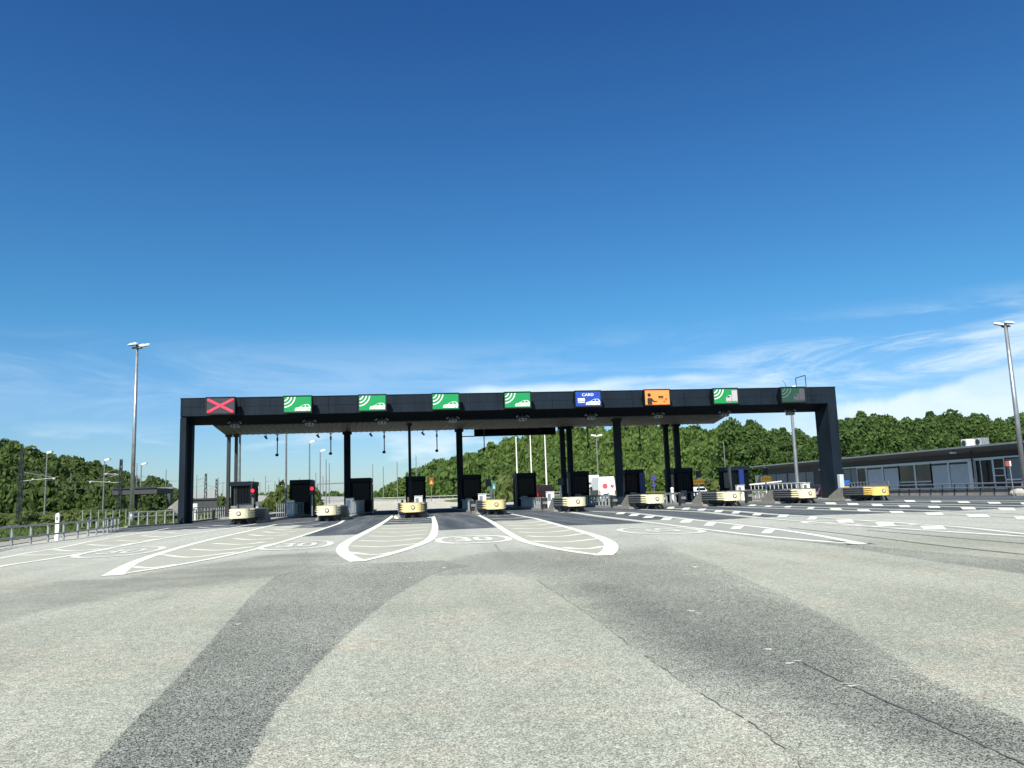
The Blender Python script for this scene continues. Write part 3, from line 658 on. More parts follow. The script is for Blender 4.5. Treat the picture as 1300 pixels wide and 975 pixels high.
def carsym(sg, cx, z0, y, x0, x1, h1, bgm):
    f = lambda P: [(x0+(x1-x0)*a, .04+h1*b) for a, b in P]
    mb = MB(); panel_shape(mb, f(CAR), cx, z0, y); solid(mb); cs = obj('car_symbol', mb, sgwhite, sg)
    mb = MB()
    for w_ in CARW: panel_shape(mb, f(w_), cx, z0, y-.006)
    for wx in (.22, .90):
        V = []; n = 16
        for i in range(n):
            a = 2*PI*i/n; V += [(wx+(.115 if k else .085)*math.cos(a), .17+(.30 if k else .22)*math.sin(a)) for k in (0, 1)]
        V = [(min(1, a), max(.02, b)) for a, b in V]
        V = f(V); mb.add([(cx-.97+a*1.94, y-.006, z0+b*1.12) for a, b in V], [(2*i, 2*i+1, (2*i+3) % (2*n), (2*i+2) % (2*n)) for i in range(n)])
    obj('symbol_detail', mb, bgm, cs)
kinds = ['X', 'G', 'G', 'G', 'G', 'C', 'P', 'T', 'U']
SL = ['red cross sign at the left end of the dark beam', 'green sign with white waves and car, directly right of the red cross sign', 'green wave and car sign, second right of the red cross sign',
      'green wave and car sign above the lane right of the thin central column', 'green wave and car sign, directly left of the blue card sign', 'blue sign reading CARD with a white card and car',
      'orange sign with a black seated figure and coins', 'bright green sign with white waves and a pale truck, right of the orange sign', 'dim faded green sign with grey truck at the right end of the beam']
for i, (cx, k) in enumerate(zip(SGN, kinds)):
    sg = thing('lane_sign', SL[i], 'sign', (cx, 59.2, 8.4), 'lane signs on the front of the gantry beam')
    z0, y = 7.87, 59.10; w2 = 1.04
    mb = MB(); P = [(59.13, 7.80), (59.13, 9.06), (59.42, 9.06), (59.97, 8.44), (59.42, 7.80)]
    mb.prism([(59.13, 7.79), (59.13, 9.08), (59.45, 9.08), (59.985, 8.44), (59.45, 7.79)], lambda a, b, t: (t, a, b), cx-w2, cx+w2)
    hs = obj('housing', mb, navyd, sg)
    mb = MB()
    for a in ((cx-w2, cx-w2+.05, 7.79, 9.08), (cx+w2-.05, cx+w2, 7.79, 9.08), (cx-w2+.05, cx+w2-.05, 9.02, 9.08), (cx-w2+.05, cx+w2-.05, 7.79, 7.85)): mb.box(a[0], a[1], 59.07, 59.128, a[2], a[3])
    obj('frame', mb, black, hs)
    mb = MB(); mb.box(cx-.97, cx+.97, y+.004, 59.126, z0, z0+1.12)
    obj('panel', mb, {'X': mat('unlit_display', (.03, .036, .045), .5), 'G': green, 'C': blue, 'P': orange, 'T': mat('older_sign_green', (.01, .26, .07), .4, emit=.04), 'U': greend}[k], sg)
    if k == 'X':
        mb = MB()
        for s_ in (-1, 1):
            a = Vector((cx-.84, 59.085, 8.43-s_*.44)); b = Vector((cx+.84, 59.085, 8.43+s_*.44)); mb.beam(a, b, .02 if s_ > 0 else .024, .15)
            for p in (a, b): mb.disc(p, .075, (0, 1, 0), .02, 12)
        obj('red_cross', mb, redled, sg)
    if k in 'GTU':
        mb = MB()
        for r in (.34, .58, .82): arc(mb, cx, z0, y-.012, r, .085)
        solid(mb, .01); obj('wave_symbol', mb, {'G': sgwhite, 'T': sgwhite, 'U': sgpale}[k], sg)
    if k == 'G': carsym(sg, cx, z0, y-.012, .40, .985, .44, green)
    if k == 'C':
        carsym(sg, cx, z0, y-.012, .40, .985, .44, blue)
        mb = MB(); panel_shape(mb, [(.08, .22), (.36, .22), (.36, .27), (.08, .27)], cx, z0, y-.012); panel_shape(mb, [(.08, .32), (.36, .32), (.36, .54), (.08, .54)], cx, z0, y-.012); solid(mb, .01); obj('card_symbol', mb, sgwhite, sg)
        v_, f_ = text_mesh('CARD', .33, .30, 1.05); mb = MB(); mb.add([(cx-.02+a, y-.012, z0+.86+b) for a, b in v_], f_); solid(mb, .01); obj('lettering', mb, sgwhite, sg)
    if k == 'P':
        mb = MB(); n = 16
        panel_shape(mb, [(.165+.075*math.cos(2*PI*j/n), .68+.13*math.sin(2*PI*j/n)) for j in range(n)], cx, z0, y-.012)
        panel_shape(mb, [(.08, .02), (.08, .38), (.11, .47), (.25, .47), (.30, .40), (.36, .26), (.48, .24), (.49, .18), (.34, .17), (.28, .25), (.28, .02)], cx, z0, y-.012)
        panel_shape(mb, [(.54, .46), (.75, .46), (.75, .60), (.54, .60)], cx, z0, y-.012); panel_shape(mb, [(.55, .38), (.76, .38), (.76, .40), (.55, .40)], cx, z0, y-.012)
        solid(mb, .01); obj('figure_symbol', mb, mat('sign_black', (.025, .022, .02), .5), sg)
        mb = MB()
        for a, b, r in ((.78, .20, .04), (.86, .36, .045)):
            V = []
            for j in range(n): t = 2*PI*j/n; V += [(a+r*q*math.cos(t), b+r*1.75*q*math.sin(t)) for q in (.55, 1)]
            mb.add([(cx-.97+p*1.94, y-.012, z0+q*1.12) for p, q in V], [(2*j, 2*j+1, (2*j+3) % (2*n), (2*j+2) % (2*n)) for j in range(n)])
        solid(mb, .01); obj('coin_symbol', mb, MATS['sign_black'], sg)
    if k in 'TU':
        mb = MB()
        panel_shape(mb, [(.50, .14), (.50, .34), (.55, .48), (.62, .56), (.735, .56), (.735, .14)], cx, z0, y-.012); panel_shape(mb, [(.755, .14), (.755, .90), (.985, .90), (.985, .14)], cx, z0, y-.012)
        for wx in (.58, .70, .90): panel_shape(mb, [(wx+.05*math.cos(2*PI*j/14), .12+.085*math.sin(2*PI*j/14)) for j in range(14)], cx, z0, y-.016)
        solid(mb, .008); tsm = obj('truck_symbol', mb, sggrey if k == 'T' else sggreyd, sg)
        mb = MB(); panel_shape(mb, [(.545, .40), (.575, .50), (.66, .50), (.66, .40)], cx, z0, y-.022); obj('cab_window', mb, MATS['unlit_display'], tsm)
        for wx in (.58, .70, .90): mb = MB(); panel_shape(mb, [(wx+.028*math.cos(2*PI*j/12), .115+.05*math.sin(2*PI*j/12)) for j in range(12)], cx, z0, y-.026); obj('wheel_hub', mb, MATS['unlit_display'], tsm)

# lamp and camera clusters under the beam
first = None
CLP = ['under the red cross sign', 'under the green sign right of the red cross', 'under the third sign from the left', 'under the fourth sign from the left', 'under the sign left of the blue card sign', 'under the blue card sign', 'under the orange sign', 'under the bright green truck sign', 'under the dim truck sign']
for i, cx in enumerate(SGN):
    loc = (cx+.6, 61.2, 7.52); lb = 'small pale camera and lamp cluster '+CLP[i]
    if first is None:
        first = thing('camera_cluster', lb, 'camera', loc, 'camera clusters under the gantry beam')
        x, y, z = loc
        mb = MB(); mb.box(x-.45, x+.45, y-.04, y+.04, z-.22, z-.15); mb.bar((x, y, z-.2), (x, y, z), .04); mb.bar((x+.3, y, z-.18), (x+.3, y, z), .03); obj('bracket', mb, darksteel, first)
        mb = MB(); mb.bbox(x-.30, x+.32, y-.30, y+.15, z-.52, z-.30, .03); mb.bar((x, y, z-.32), (x, y, z-.2), .03); obj('camera_body', mb, mat('pale_casing', (.24, .25, .25), .5), first)
        for dx in (-.12, .15): mb = MB(); mb.disc((x+dx, y-.31, z-.42), .07, (0, 1, 0), .04); obj('lens', mb, glass, first)
        for s_ in (-1, 1):
            mb = MB(); mb.beam((x+s_*.36, y-.1, z-.08), (x+s_*.48, y-.25, z-.22), .11, .07); obj('spot_lamp', mb, MATS['pale_casing'], first)
    else: dup(first, loc, lb)
# poles hanging from the back edge of the canopy
first = None
HG = [(352, 580), (420, 578), (488, 577), (555, 575), (615, 573), (747, 572), (813, 570)]
HL = ['above the gap beside the leftmost booth', 'just left of the wide left column', 'right of the wide left column', 'right of the thin central column', 'beneath the long dark board', 'over the lane of the white van', 'right of the thick front column']
for (u, v), lbl in zip(HG, HL):
    p = py(u, v, 78.2); lb = 'thin dark sensor pole hanging from the canopy '+lbl
    if first is None:
        first = thing('hanging_sensor', lb, 'sensor', (p.x, 78.2, 7.84), 'sensor poles hanging from the canopy')
        mb = MB(); mb.bar((p.x, 78.2, 5.9), (p.x, 78.2, 7.84), .05); mb.bar((p.x, 78.2, 7.2), (p.x, 78.2, 7.5), .09); mb.box(p.x-.15, p.x+.15, 78.1, 78.3, 7.78, 7.84); obj('pole', mb, darksteel, first)
        mb = MB(); mb.sphere((p.x-.03, 78.2, 5.85), .17, 12, 8, (1, 1, .85)); obj('sensor_head', mb, black, first, smooth=True)
    else: dup(first, (p.x, 78.2, 7.84), lb)
first = None
for (u, lbl) in ((338, 'nearest the left end of the canopy'), (404, 'left of the wide left column'), (471, 'right of the wide left column'), (537, 'right of the thin central column'), (685, 'left of the paired right columns'), (795, 'beside the thick front column')):
    p = py(u, 555, 78.0); lb = 'small dark camera under the canopy edge '+lbl
    if first is None:
        first = thing('canopy_camera', lb, 'camera', (p.x, 78, 7.84), 'small cameras under the canopy edge'); x = p.x
        mb = MB(); mb.bar((x, 78, 7.84), (x, 78, 7.55), .04); obj('bracket', mb, darksteel, first)
        mb = MB(); mb.beam((x-.12, 77.9, 7.66), (x+.12, 77.7, 7.40), .14, .13); obj('camera_body', mb, black, first)
    else: dup(first, (p.x, 78, 7.84), lb)

# ------------------------------------------------------------------ crash cushions
sidem = mat('scuffed_grey_side', (.17, .185, .19), .5, .5, noise=4, amt=.3)
def cushion(x, nosecol, label):
    t = thing('crash_cushion', label, 'crash cushion', (x, 52.5, 0), 'crash cushions at the heads of the toll islands')
    zb, zt = .40, 1.0
    def half(y): return .66+(1.06-.66)*min(1, max(0, (y-52.9)/2.6))**.8
    # grey corrugated sides: four shallow ribs on each flank
    prof = []; n = 33
    for j in range(n):
        f = j/(n-1); prof.append((zb+(zt-zb)*f, .045*math.cos(f*4*2*PI)))
    def flank(y0, y1, matl, nm, parent, bow=0):
        for s_ in (-1, 1):
            mb = MB(); rings = []
            for y in [y0+(y1-y0)*k/6 for k in range(7)]:
                rings.append([(x+s_*(half(y)-.05-d), y, z) for z, d in prof]+[(x+s_*(half(y)-.16), y, z) for z, d in reversed(prof)])
            mb.loft(rings); obj(nm, mb, matl, parent)
    fl = flank(53.75, 56.1, sidem, 'side_panel', t)
    flank(52.95, 53.745, nosecol, 'nose_flank', t)
    # rounded nose sheet
    rings = []; m_ = 14
    outer = [(x+half(52.95)*.92*math.sin(a), 52.95-.42*math.cos(a)*1.0) for a in [-PI/2+PI*k/m_ for k in range(m_+1)]]
    inner = [(x+(half(52.95)*.92-.05)*math.sin(a), 52.97-.37*math.cos(a)) for a in [PI/2-PI*k/m_ for k in range(m_+1)]]
    mb = MB(); mb.prism(outer+inner, lambda a, b, q: (a, b, q), zb-.01, zt+.005); ns = obj('nose', mb, nosecol, t)
    mb = MB(); yc = 52.52; mb.disc((x+.02, yc-.0, .70), .135, (0, 1, 0), .03, 24); em = obj('emblem', mb, darksteel, ns)
    mb = MB(); mb.disc((x+.02, yc-.018, .70), .09, (0, 1, 0), .02, 24); obj('emblem_disc', mb, whited, ns)
    mb = MB(); mb.prism(outer[1:-1]+[(x+.9, 55.9), (x-.9, 55.9)], lambda a, b, q: (a, b, q), zt-.03, zt-.004); obj('top_cover', mb, mat('pale_cover', (.42, .43, .40), .6, noise=3, amt=.2), t)
    mb = MB(); mb.box(x-.55, x+.55, 53.6, 55.9, .22, zb+.02); mb.box(x-.08, x+.08, 52.8, 56, .04, .22)
    for yy in (53.1, 54., 54.9, 55.7):
        for s_ in (-1, 1): mb.beam((x+s_*.42, yy, .3), (x+s_*.6, yy+.05, 0.01), .09, .12); mb.box(x+s_*.6-.09, x+s_*.6+.09, yy-.1, yy+.18, 0, .06)
    obj('skid_frame', mb, darksteel, t)
    # tapered concrete block behind, dropping to the island
    mb = MB()
    mb.prism([(56.15, .161), (56.15, 1.0), (56.7, 1.0), (58.3, .34), (58.3, .161)], lambda a, b, q: (q, a, b), x-1.0, x+1.0); obj('concrete_block', mb, conc, t)
    return t
CL = [('cream', 'crash cushion with cream nose furthest left, below the leftmost booth'), ('cream', 'cream nosed crash cushion left of the central one, in front of the wide left column'), ('yellow', 'crash cushion seen head on with pale yellow nose, in front of the thin central column'),
      ('yellow', 'yellow nosed crash cushion just right of the central one'), ('cream', 'cream nosed crash cushion in front of the maroon van'), ('cream', 'cream nosed crash cushion at the foot of the thick front column'), ('cream', 'cream nosed crash cushion below the left amber board'),
      ('cream', 'cream nosed crash cushion below the right amber board'), ('strong', 'bright yellow nosed crash cushion furthest right, past the gantry leg')]
strong = mat('strong_yellow_paint', (.84, .60, .17), .42, noise=5, amt=.14)
pale_y = mat('pale_yellow_paint', (.82, .67, .32), .42, noise=5, amt=.16)
for x, (c, lb) in zip(IS, CL): cushion(x, {'cream': cream, 'yellow': pale_y, 'strong': strong}[c], lb)

# ------------------------------------------------------------------ booths
def booth(x, label, door=None, y0=77., post=0):
    t = thing('toll_booth', label, 'booth', (x, y0, .16), 'toll booths under the canopy'); w = .93
    mb = MB(); mb.bbox(x-w, x+w, y0, y0+3.4, .16, 1.15, .03); mb.box(x-w, x-w+.14, y0, y0+.14, 1.15, 2.95); mb.box(x+w-.14, x+w, y0, y0+.14, 1.15, 2.95); mb.box(x-w+.02, x+w-.02, y0+.2, y0+3.35, 1.15, 2.95)
    for j in range(1, 6): xx = x-w+.14+j*(2*w-.28)/6; mb.box(xx-.012, xx+.012, y0+.10, y0+.2, 1.2, 2.92)
    obj('body', mb, navyd, t)
    mb = MB(); mb.bbox(x-w-.04, x+w+.04, y0-.06, y0+3.5, 2.95, 3.38, .04); obj('roof', mb, navy, t)
    mb = MB(); mb.box(x-w+.16, x+w-.16, y0+.17, y0+.198, 1.25, 2.9); mb.box(x-w-.003, x-w+.018, y0+.4, y0+2.0, 1.25, 2.8); mb.box(x+w-.018, x+w+.003, y0+.4, y0+2.0, 1.25, 2.8); obj('window', mb, boothglass, t)
    for s_ in (-1, 1): mb = MB(); mb.box(x+s_*(w+.03)-.025, x+s_*(w+.03)+.025, y0+2.2, y0+3.1, .2, 2.8); obj('door', mb, navyd, t)
    if door == 'blue':
        mb = MB(); mb.bbox(x-.18 if post else x+.45, x+.32 if post else x+1.02, y0-.22, y0-.02, .3, 3.05, .02); obj('blue_panel', mb, bluedoor, t, label='deep blue front panel')
    if post:
        mb = MB(); mb.bbox(x+(w+.12)*post-.1, x+(w+.12)*post+.1, y0-.1, y0+.25, .16, 3.3, .02); obj('side_post', mb, mat('blue_grey_post', (.05, .06, .075), .5), t)
    mb = MB(); mb.box(x-.7, x-.1, y0-.9, y0-.5, .16, 1.15); obj('equipment_cabinet', mb, galvd, t)
    return t
booth(-16.2, 'dark toll booth furthest left, beside the pair of slim steel columns', post=1)
booth(-10.8, 'dark toll booth standing free between the two red signals', post=1)
booth(-5.15, 'dark toll booth attached on the right of the wide left column')
booth(0.05, 'dark toll booth straight behind the thin central column')
booth(5.45, 'dark toll booth directly right of the middle wide column')
booth(10.85, 'dark toll booth below the three white flagpoles', post=-1)
booth(16.15, 'dark toll booth behind the paired columns, left of the white van', post=-1)
booth(21.7, 'dark toll booth with blue edge panel right of the thick front column', 'blue')
booth(26.8, 'dark toll booth behind the right pair of columns')
booth(32.7, 'dark toll booth with a bright blue middle panel furthest right', 'blue', post=-1)

# ------------------------------------------------------------------ island railings and guard rails
def railing(pts, h, sp, label, r=.03, rails=(1., .5), z0=.16, cat='railing', name='island_railing', m_=railm, postr=None, group='railings along the toll islands', sq=False):
    pts = [Vector((p[0], p[1], p[2] if len(p) > 2 else z0)) for p in pts]; t = thing(name, label, cat, pts[0], group)
    mb = MB()
    for f in rails:
        P = [p+Vector((0, 0, h*f)) for p in pts]
        for a, b in zip(P, P[1:]):
            mb.beam(a, b, r*1.6, r*2.6) if sq else mb.bar(a, b, r)
    obj('rail', mb, m_, t)
    cnt = 0; carry = 0
    for a, b in zip(pts, pts[1:]):
        L_ = (b-a).length; s_ = carry
        while s_ <= L_+1e-6:
            p = a+(b-a)*(s_/L_); q = MB(); pr = postr or r*.9
            q.bbox(p.x-pr, p.x+pr, p.y-pr, p.y+pr, p.z, p.z+h*.985, .008); obj('post', q, m_, t); s_ += sp; cnt += 1
        carry = s_-L_
    return t
RL = ['left of the free standing booth', 'beside the wide left column', 'below the central booth']
for k, x, y0, y1 in ((0, IS[0], 61, 76), (1, IS[1], 61, 76)):
    railing([(x+.95, y0), (x+.95, y1)], 1.1, .8 if k else .9, 'grey upright bar railing on the island '+RL[k], r=.025, rails=(1., .12), postr=.02)
railing([(-15.0, 70), (-15.0, 76)], 1.1, .45, 'short grey railing in front of the leftmost booth', r=.03, rails=(1., .12))
railing([(IS[2]-.95, 66.5), (IS[2]-.95, 76)], 1.0, .9, 'grey hoop railing on the left edge of the central island', r=.035)
railing([(IS[2]+.95, 66.5), (IS[2]+.95, 76)], 1.0, .9, 'grey hoop railing on the right edge of the central island', r=.035)
RR = ['middle wide column', 'booth below the flagpoles', 'white van', 'thick front column', 'left amber board', 'right amber board']
for k in range(3, 9):
    x = IS[k]
    if k < 9:
        j = k-3
        railing([(x-.93, 61.2), (x-.93, 75)], .85, 1.15, 'thick grey guard rail with stout posts along the island by the '+(RR[j] if j < 6 else ''), r=.06, rails=(.93,), postr=.07, name='guard_rail', cat='guard rail', group='guard rails along the toll islands', sq=True)
first = None
TL = ['left of the fourth crash cushion', 'near the maroon van', 'in front of the white van', 'right of the sixth crash cushion', 'right of the cushion under the left amber board', 'beside the gantry leg']
for j, k in enumerate(range(3, 9)):
    x = IS[k]-.93; lb = 'black rounded guard rail end buffer '+TL[j]
    if first is None:
        first = thing('rail_buffer', lb, 'buffer', (x, 60.8, .16), 'black buffers at the guard rail ends')
        mb = MB(); mb.prism([(x+.26*math.cos(a), 60.8+.42*math.sin(a)) for a in [2*PI*i/16 for i in range(16)]], lambda a, b, q: (a, b, q), .16, .98); obj('buffer', mb, rubber, first)
        mb = MB(); mb.box(x-.18, x+.18, 60.33, 60.40, .5, .7); obj('reflector', mb, galvd, first)
    else: dup(first, (x, 60.8, .16), lb)
# white payment and equipment cabinets on the islands
first = None
WC = [(-10.6, 70, 'left of the second island railing, behind the cream nose'), (-5.3, 66, 'at the foot of the wide left column'), (.25, 64, 'on the central island behind the head on cushion'), (5.35, 64, 'at the foot of the curved white signal post'), (10.9, 64, 'behind the cushion near the maroon van'), (27.1, 64, 'under the left amber board'), (32.9, 64, 'under the right amber board')]
for x, y, l in WC:
    lb = 'small white equipment cabinet '+l
    if first is None:
        first = thing('equipment_cabinet', lb, 'cabinet', (x, y, .16), 'white cabinets on the toll islands')
        mb = MB(); mb.bbox(x-.32, x+.32, y-.2, y+.2, .16, 1.42, .03); obj('cabinet_body', mb, white, first)
        mb = MB(); mb.box(x-.34, x+.34, y-.24, y+.22, 1.42, 1.47); obj('lid', mb, whited, first)
        mb = MB(); mb.box(x-.25, x+.02, y-.215, y-.2, .7, 1.3); obj('panel', mb, galv, first)
    else: dup(first, (x, y, .16), lb)
# small white bollards
first = None
for x, y, l in ((-12.6, 66, 'just right of the leftmost booth'), (-4.2, 79.5, 'right of the booth at the wide left column'), (21.2, 64, 'under the blue edged booth'), (26., 96, 'left of the round blue sign'), (27.6, 97, 'right of its twin, near the round blue sign')):
    lb = 'short white bollard '+l
    if first is None:
        first = thing('bollard', lb, 'bollard', (x, y, .0), 'short white bollards'); mb = MB(); mb.bar((x, y, 0), (x, y, 1.35), .13, 12); obj('post', mb, white, first)
        mb = MB(); mb.sphere((x, y, 1.35), .15, 12, 8, (1, 1, .8)); obj('cap', mb, white, first, smooth=True)
    else: dup(first, (x, y, 0), lb)
# traffic drums on the central island
first = None
for x, y, l in ((-.55, 66, 'left, behind the central crash cushion'),):
    first = thing('striped_marker', 'orange and white striped marker board behind the central crash cushion', 'marker', (x, y, .16))
    mb = MB(); mb.bbox(x-.10, x+.12, y-.04, y+.04, .3, 1.4, .01); obj('board', mb, amber, first)
    mb = MB(); [mb.box(x-.101, x+.121, y-.045, y-.041, .45+i*.35, .6+i*.35) for i in range(3)]; obj('white_stripe', mb, white, first)
    mb = MB(); mb.box(x-.15, x+.17, y-.2, y+.2, .16, .3); obj('foot', mb, rubber, first)

# ------------------------------------------------------------------ lane signals
def signal(x, y, z, label, lit, curved=False, board=False):
    t = thing('lane_signal', label, 'traffic light', (x, y, .16), 'lane signals beside the booths')
    mb = MB()
    if curved: mb.path([(x+.35, y, .16), (x+.28, y, 1.2), (x+.15, y, 1.9), (x-.02, y, z)], .085, 10)
    else: mb.bar((x, y, .16), (x, y, z), .06, 10)
    obj('post', mb, whited if not lit else galvd, t)
    hx = x if lit else x+.04
    mb = MB(); mb.bbox(hx-.22, hx+.22, y-.16, y+.1, z-.48, z+.36 if lit else z+.1, .03)
    if lit: mb.bbox(hx-.1, hx+.1, y-.1, y+.1, z+.36, z+.62, .03)
    for zz in (z+.14, z-.24) if lit else (z-.15,): mb.disc((hx, y-.2, zz), .15, (0, 1, 0), .10, 14)
    obj('head', mb, black, t)
    if lit:
        mb = MB(); mb.disc((hx, y-.265, z+.04), .14, (0, 1, 0), .03, 18); obj('red_lens', mb, redlamp, t)
    else:
        mb = MB(); mb.sphere((x-.02, y, z+.14), .09, 8, 6); obj('cap', mb, whited, t)
    if board:
        mb = MB(); mb.bbox(x-.45, x+.50, y-.06, y+.0, z-1.05, z-.62, .015); bo = obj('amber_board', mb, amber, t)
        mb = MB()
        for a, b in ((-.35, -.22), (-.12, .0), (.1, .22), (.3, .42)): mb.box(x+a, x+b, y-.068, y-.062, z-.9, z-.76)
        obj('faint_figure', mb, mat('amber_shade', (.5, .22, .02), .6), bo)
    return t
signal(py(321.5, 625, 70).x, 70, 2.35, 'lane signal glowing red between the two leftmost booths', True)
signal(py(396.5, 627, 66).x, 66, 2.3, 'lane signal glowing red right of the free standing booth', True)
p = py(619, 608, 66); signal(p.x, 66, 2.55, 'unlit signal on a curved pale post right of the middle wide column', False, True)
p = py(711, 610, 66); signal(p.x, 66, 2.45, 'unlit signal on a pale post between maroon van and paired columns', False)
p = py(886, 600, 66); signal(p.x, 66, 2.7, 'pale signal post carrying an amber board, left of the blue panelled booth', False, False, True)
p = py(971, 597, 66); signal(p.x, 66, 2.75, 'pale signal post carrying an amber board, in front of the grey building', False, False, True)
for x, y, l, c in ((29.8, 97, 'round blue sign on a thin post beyond the lanes', 'round'), ):
    t = thing('road_sign', l, 'sign', (x, y, 0)); mb = MB(); mb.bar((x, y, 0), (x, y, 2.9), .04); obj('post', mb, galv, t)
    mb = MB(); mb.disc((x, y-.06, 2.75), .34, (0, 1, 0), .03, 20); mb.disc((x, y-.06, 1.9), .26, (0, 1, 0), .03, 20); obj('sign_face', mb, mat('violet_blue_sign', (.06, .05, .25), .5), t)
p = py(627, 617, 120); t = thing('road_sign', 'teal direction sign standing before the wooded slope', 'sign', (p.x, 120, 0))
mb = MB(); mb.bbox(p.x-.32, p.x+.32, 119.9, 120, p.z-.55, p.z+.5, .02); obj('sign_face', mb, teal, t)
mb = MB(); mb.prism([(p.x-.12, p.z-.4), (p.x+.12, p.z-.4), (p.x+.0, p.z+.35)], lambda a, b, q: (a, q, b), 119.88, 119.897); obj('arrow_symbol', mb, whited, t)
mb = MB(); mb.bar((p.x, 120.05, 0), (p.x, 120.05, p.z+.4), .05); obj('post', mb, galvd, t)
p = py(547.5, 611, 150); t = thing('warning_sign', 'orange and yellow warning triangle by the far verge', 'sign', (p.x, 150, 0))
mb = MB(); mb.bbox(p.x-.42, p.x+.42, 149.9, 150, p.z-.75, p.z+.75, .02); obj('sign_plate', mb, mat('dark_orange_plate', (.22, .07, .03), .5), t)
mb = MB(); mb.prism([(p.x-.3, p.z-.5), (p.x+.3, p.z-.5), (p.x, p.z+.25)], lambda a, b, q: (a, q, b), 149.87, 149.897); obj('warning_triangle', mb, amber, t)
mb = MB(); mb.bar((p.x, 150.05, 0), (p.x, 150.05, p.z), .06); obj('post', mb, galvd, t)

# ------------------------------------------------------------------ left fences, posts, lamp
railing([(-8.5, 8, .02), (-12.5, 22, .02), *[tuple(gp(u_, v_))[:2]+(.02,) for u_, v_ in ((1, 696.3), (57, 689), (103, 683), (130, 678.5), (152, 672.8))]], .72, 1.65, 'low two rail steel fence along the left verge', r=.036, rails=(1., .42), z0=0, name='verge_fence', cat='fence', m_=railm, postr=.038, group='fences along the left verge')
railing([(-17.3, 65.3, .02), (-17.9, 74, .02), (-19.3, 87, .02)], 1.15, 1.5, 'steel fence continuing behind the left gantry leg towards the booths', r=.04, rails=(.96, .66), z0=0, name='verge_fence', cat='fence', m_=railm, postr=.04, group='fences along the left verge')
railing([(-19.35, 57.2, .02), (-18.3, 58.2, .02), (-16.9, 59.5, .02)], 1.0, .62, 'taller steel fence with close posts passing in front of the left gantry leg', r=.04, rails=(.96, .66), z0=0, name='verge_fence', cat='fence', m_=railm, postr=.045, group='fences along the left verge')
railing([(-22.3, 57, -.45), (-22.6, 66, -.5)], 1.7, 1.5, 'thin wire fence with pale posts in the meadow behind the low rails', r=.012, rails=(.95, .6, .3), z0=0, name='wire_fence', cat='fence', m_=railm, postr=.03, group='fences along the left verge')
pm = gp(72, 686.3)
t = thing('marker_post', 'short white marker post with dark marks behind the low fence', 'marker post', (pm.x, pm.y, 0)); mx_, my_ = pm.x, pm.y
mb = MB(); mb.prism([(-.075, 0), (.075, 0), (.075, 1.12), (.035, 1.19), (-.075, 1.14)], lambda a, b, q: (mx_+a, my_+q, b), -.05, .05); o_ = obj('post', mb, white, t)
mb = MB(); mb.box(mx_-.04, mx_+.04, my_-.056, my_-.051, .86, 1.02); obj('mark', mb, mat('blue_grey_mark', (.15, .18, .26), .6), t)
mb = MB(); mb.box(mx_-.05, mx_+.05, my_-.056, my_-.051, .28, .33); obj('mark', mb, MATS['blue_grey_mark'], t)
p = py(247.5, 640, 68); t = thing('control_post', 'white square box on a white post beside the left gantry leg', 'control box', (p.x, 68, 0)); x = p.x
mb = MB(); mb.bbox(x-.20, x-.02+.12, 67.9, 68.05, 0, .95, .02); obj('post', mb, white, t)
mb = MB(); mb.bbox(x-.30, x+.24, 67.8, 68.1, .98, 1.45, .03); obj('box', mb, white, t)
t = thing('short_bollard', 'short black bollard at the kerb right of the white control box', 'bollard', (x+1.0, 70, 0)); x += 1.0
mb = MB(); mb.bar((x, 70, 0), (x, 70, .85), .09, 12); obj('post', mb, black, t); mb = MB(); mb.sphere((x, 70, .85), .1, 10, 6); obj('cap', mb, darksteel, t)

def floodmast(base, h, label, group, turn=1, r=.16):
    t = thing('lamp_post', label, 'street lamp', base, group); b = Vector(base)
    mb = MB(); mb.bar(b, b+Vector((0, 0, h-.1)), r, 16, r*.62); mb.bar(b+Vector((0, 0, 0)), b+Vector((0, 0, .9)), r*1.18, 16, r*1.18); obj('pole', mb, galv, t, smooth=True)
    mb = MB(); c = b+Vector((0, 0, h-.15)); mb.bar(c+Vector((-.35, 0, 0)), c+Vector((.35, 0, 0)), .06); mb.bar(c+Vector((0, -.3, 0)), c+Vector((0, .3, 0)), .06); mb.bar(c, c+Vector((0, 0, .25)), .09); obj('crossarm', mb, darksteel, t)
    for k, (dx, dy, tz) in enumerate(((-.30, -.1, .18), (.52, .05, .05), (0.05, .35, .2))):
        cc = c+Vector((dx*turn, dy, .18+tz*.3)); mb = MB()
        a = cc+Vector((-.27*turn, -.16, -.05-.06*k)); e = cc+Vector((.27*turn, .16, .10)); 
        d = (e-a).normalized(); sd = d.cross(Vector((0, 0, 1))).normalized(); up = sd.cross(d)
        def rg(p, w, hh): return [p+sd*(i*w)+up*(j*hh) for i, j in ((-1, -.5), (1, -.5), (1, .2), (.6, .6), (-.6, .6), (-1, .2))]
        mb.loft([rg(a, .14, .05), rg(a.lerp(e, .3), .23, .13), rg(a.lerp(e, .8), .23, .15), rg(e, .15, .09)]); hd = obj('floodlight', mb, white, t)
        mb = MB(); mb.loft([[p-up*.075 for p in rg(a.lerp(e, .25), .18, .01)], [p-up*.085 for p in rg(a.lerp(e, .85), .18, .01)]]); obj('lens', mb, glass, hd)
    return t
floodmast((-20.1, 59.8, 0), 13.05, 'tall steel floodlight mast on the left verge', 'tall floodlight masts')
tl = floodmast((44.0, 52.8, .02), 12.65, 'tall steel floodlight mast at the right edge of the picture', 'tall floodlight masts', -1, .20)
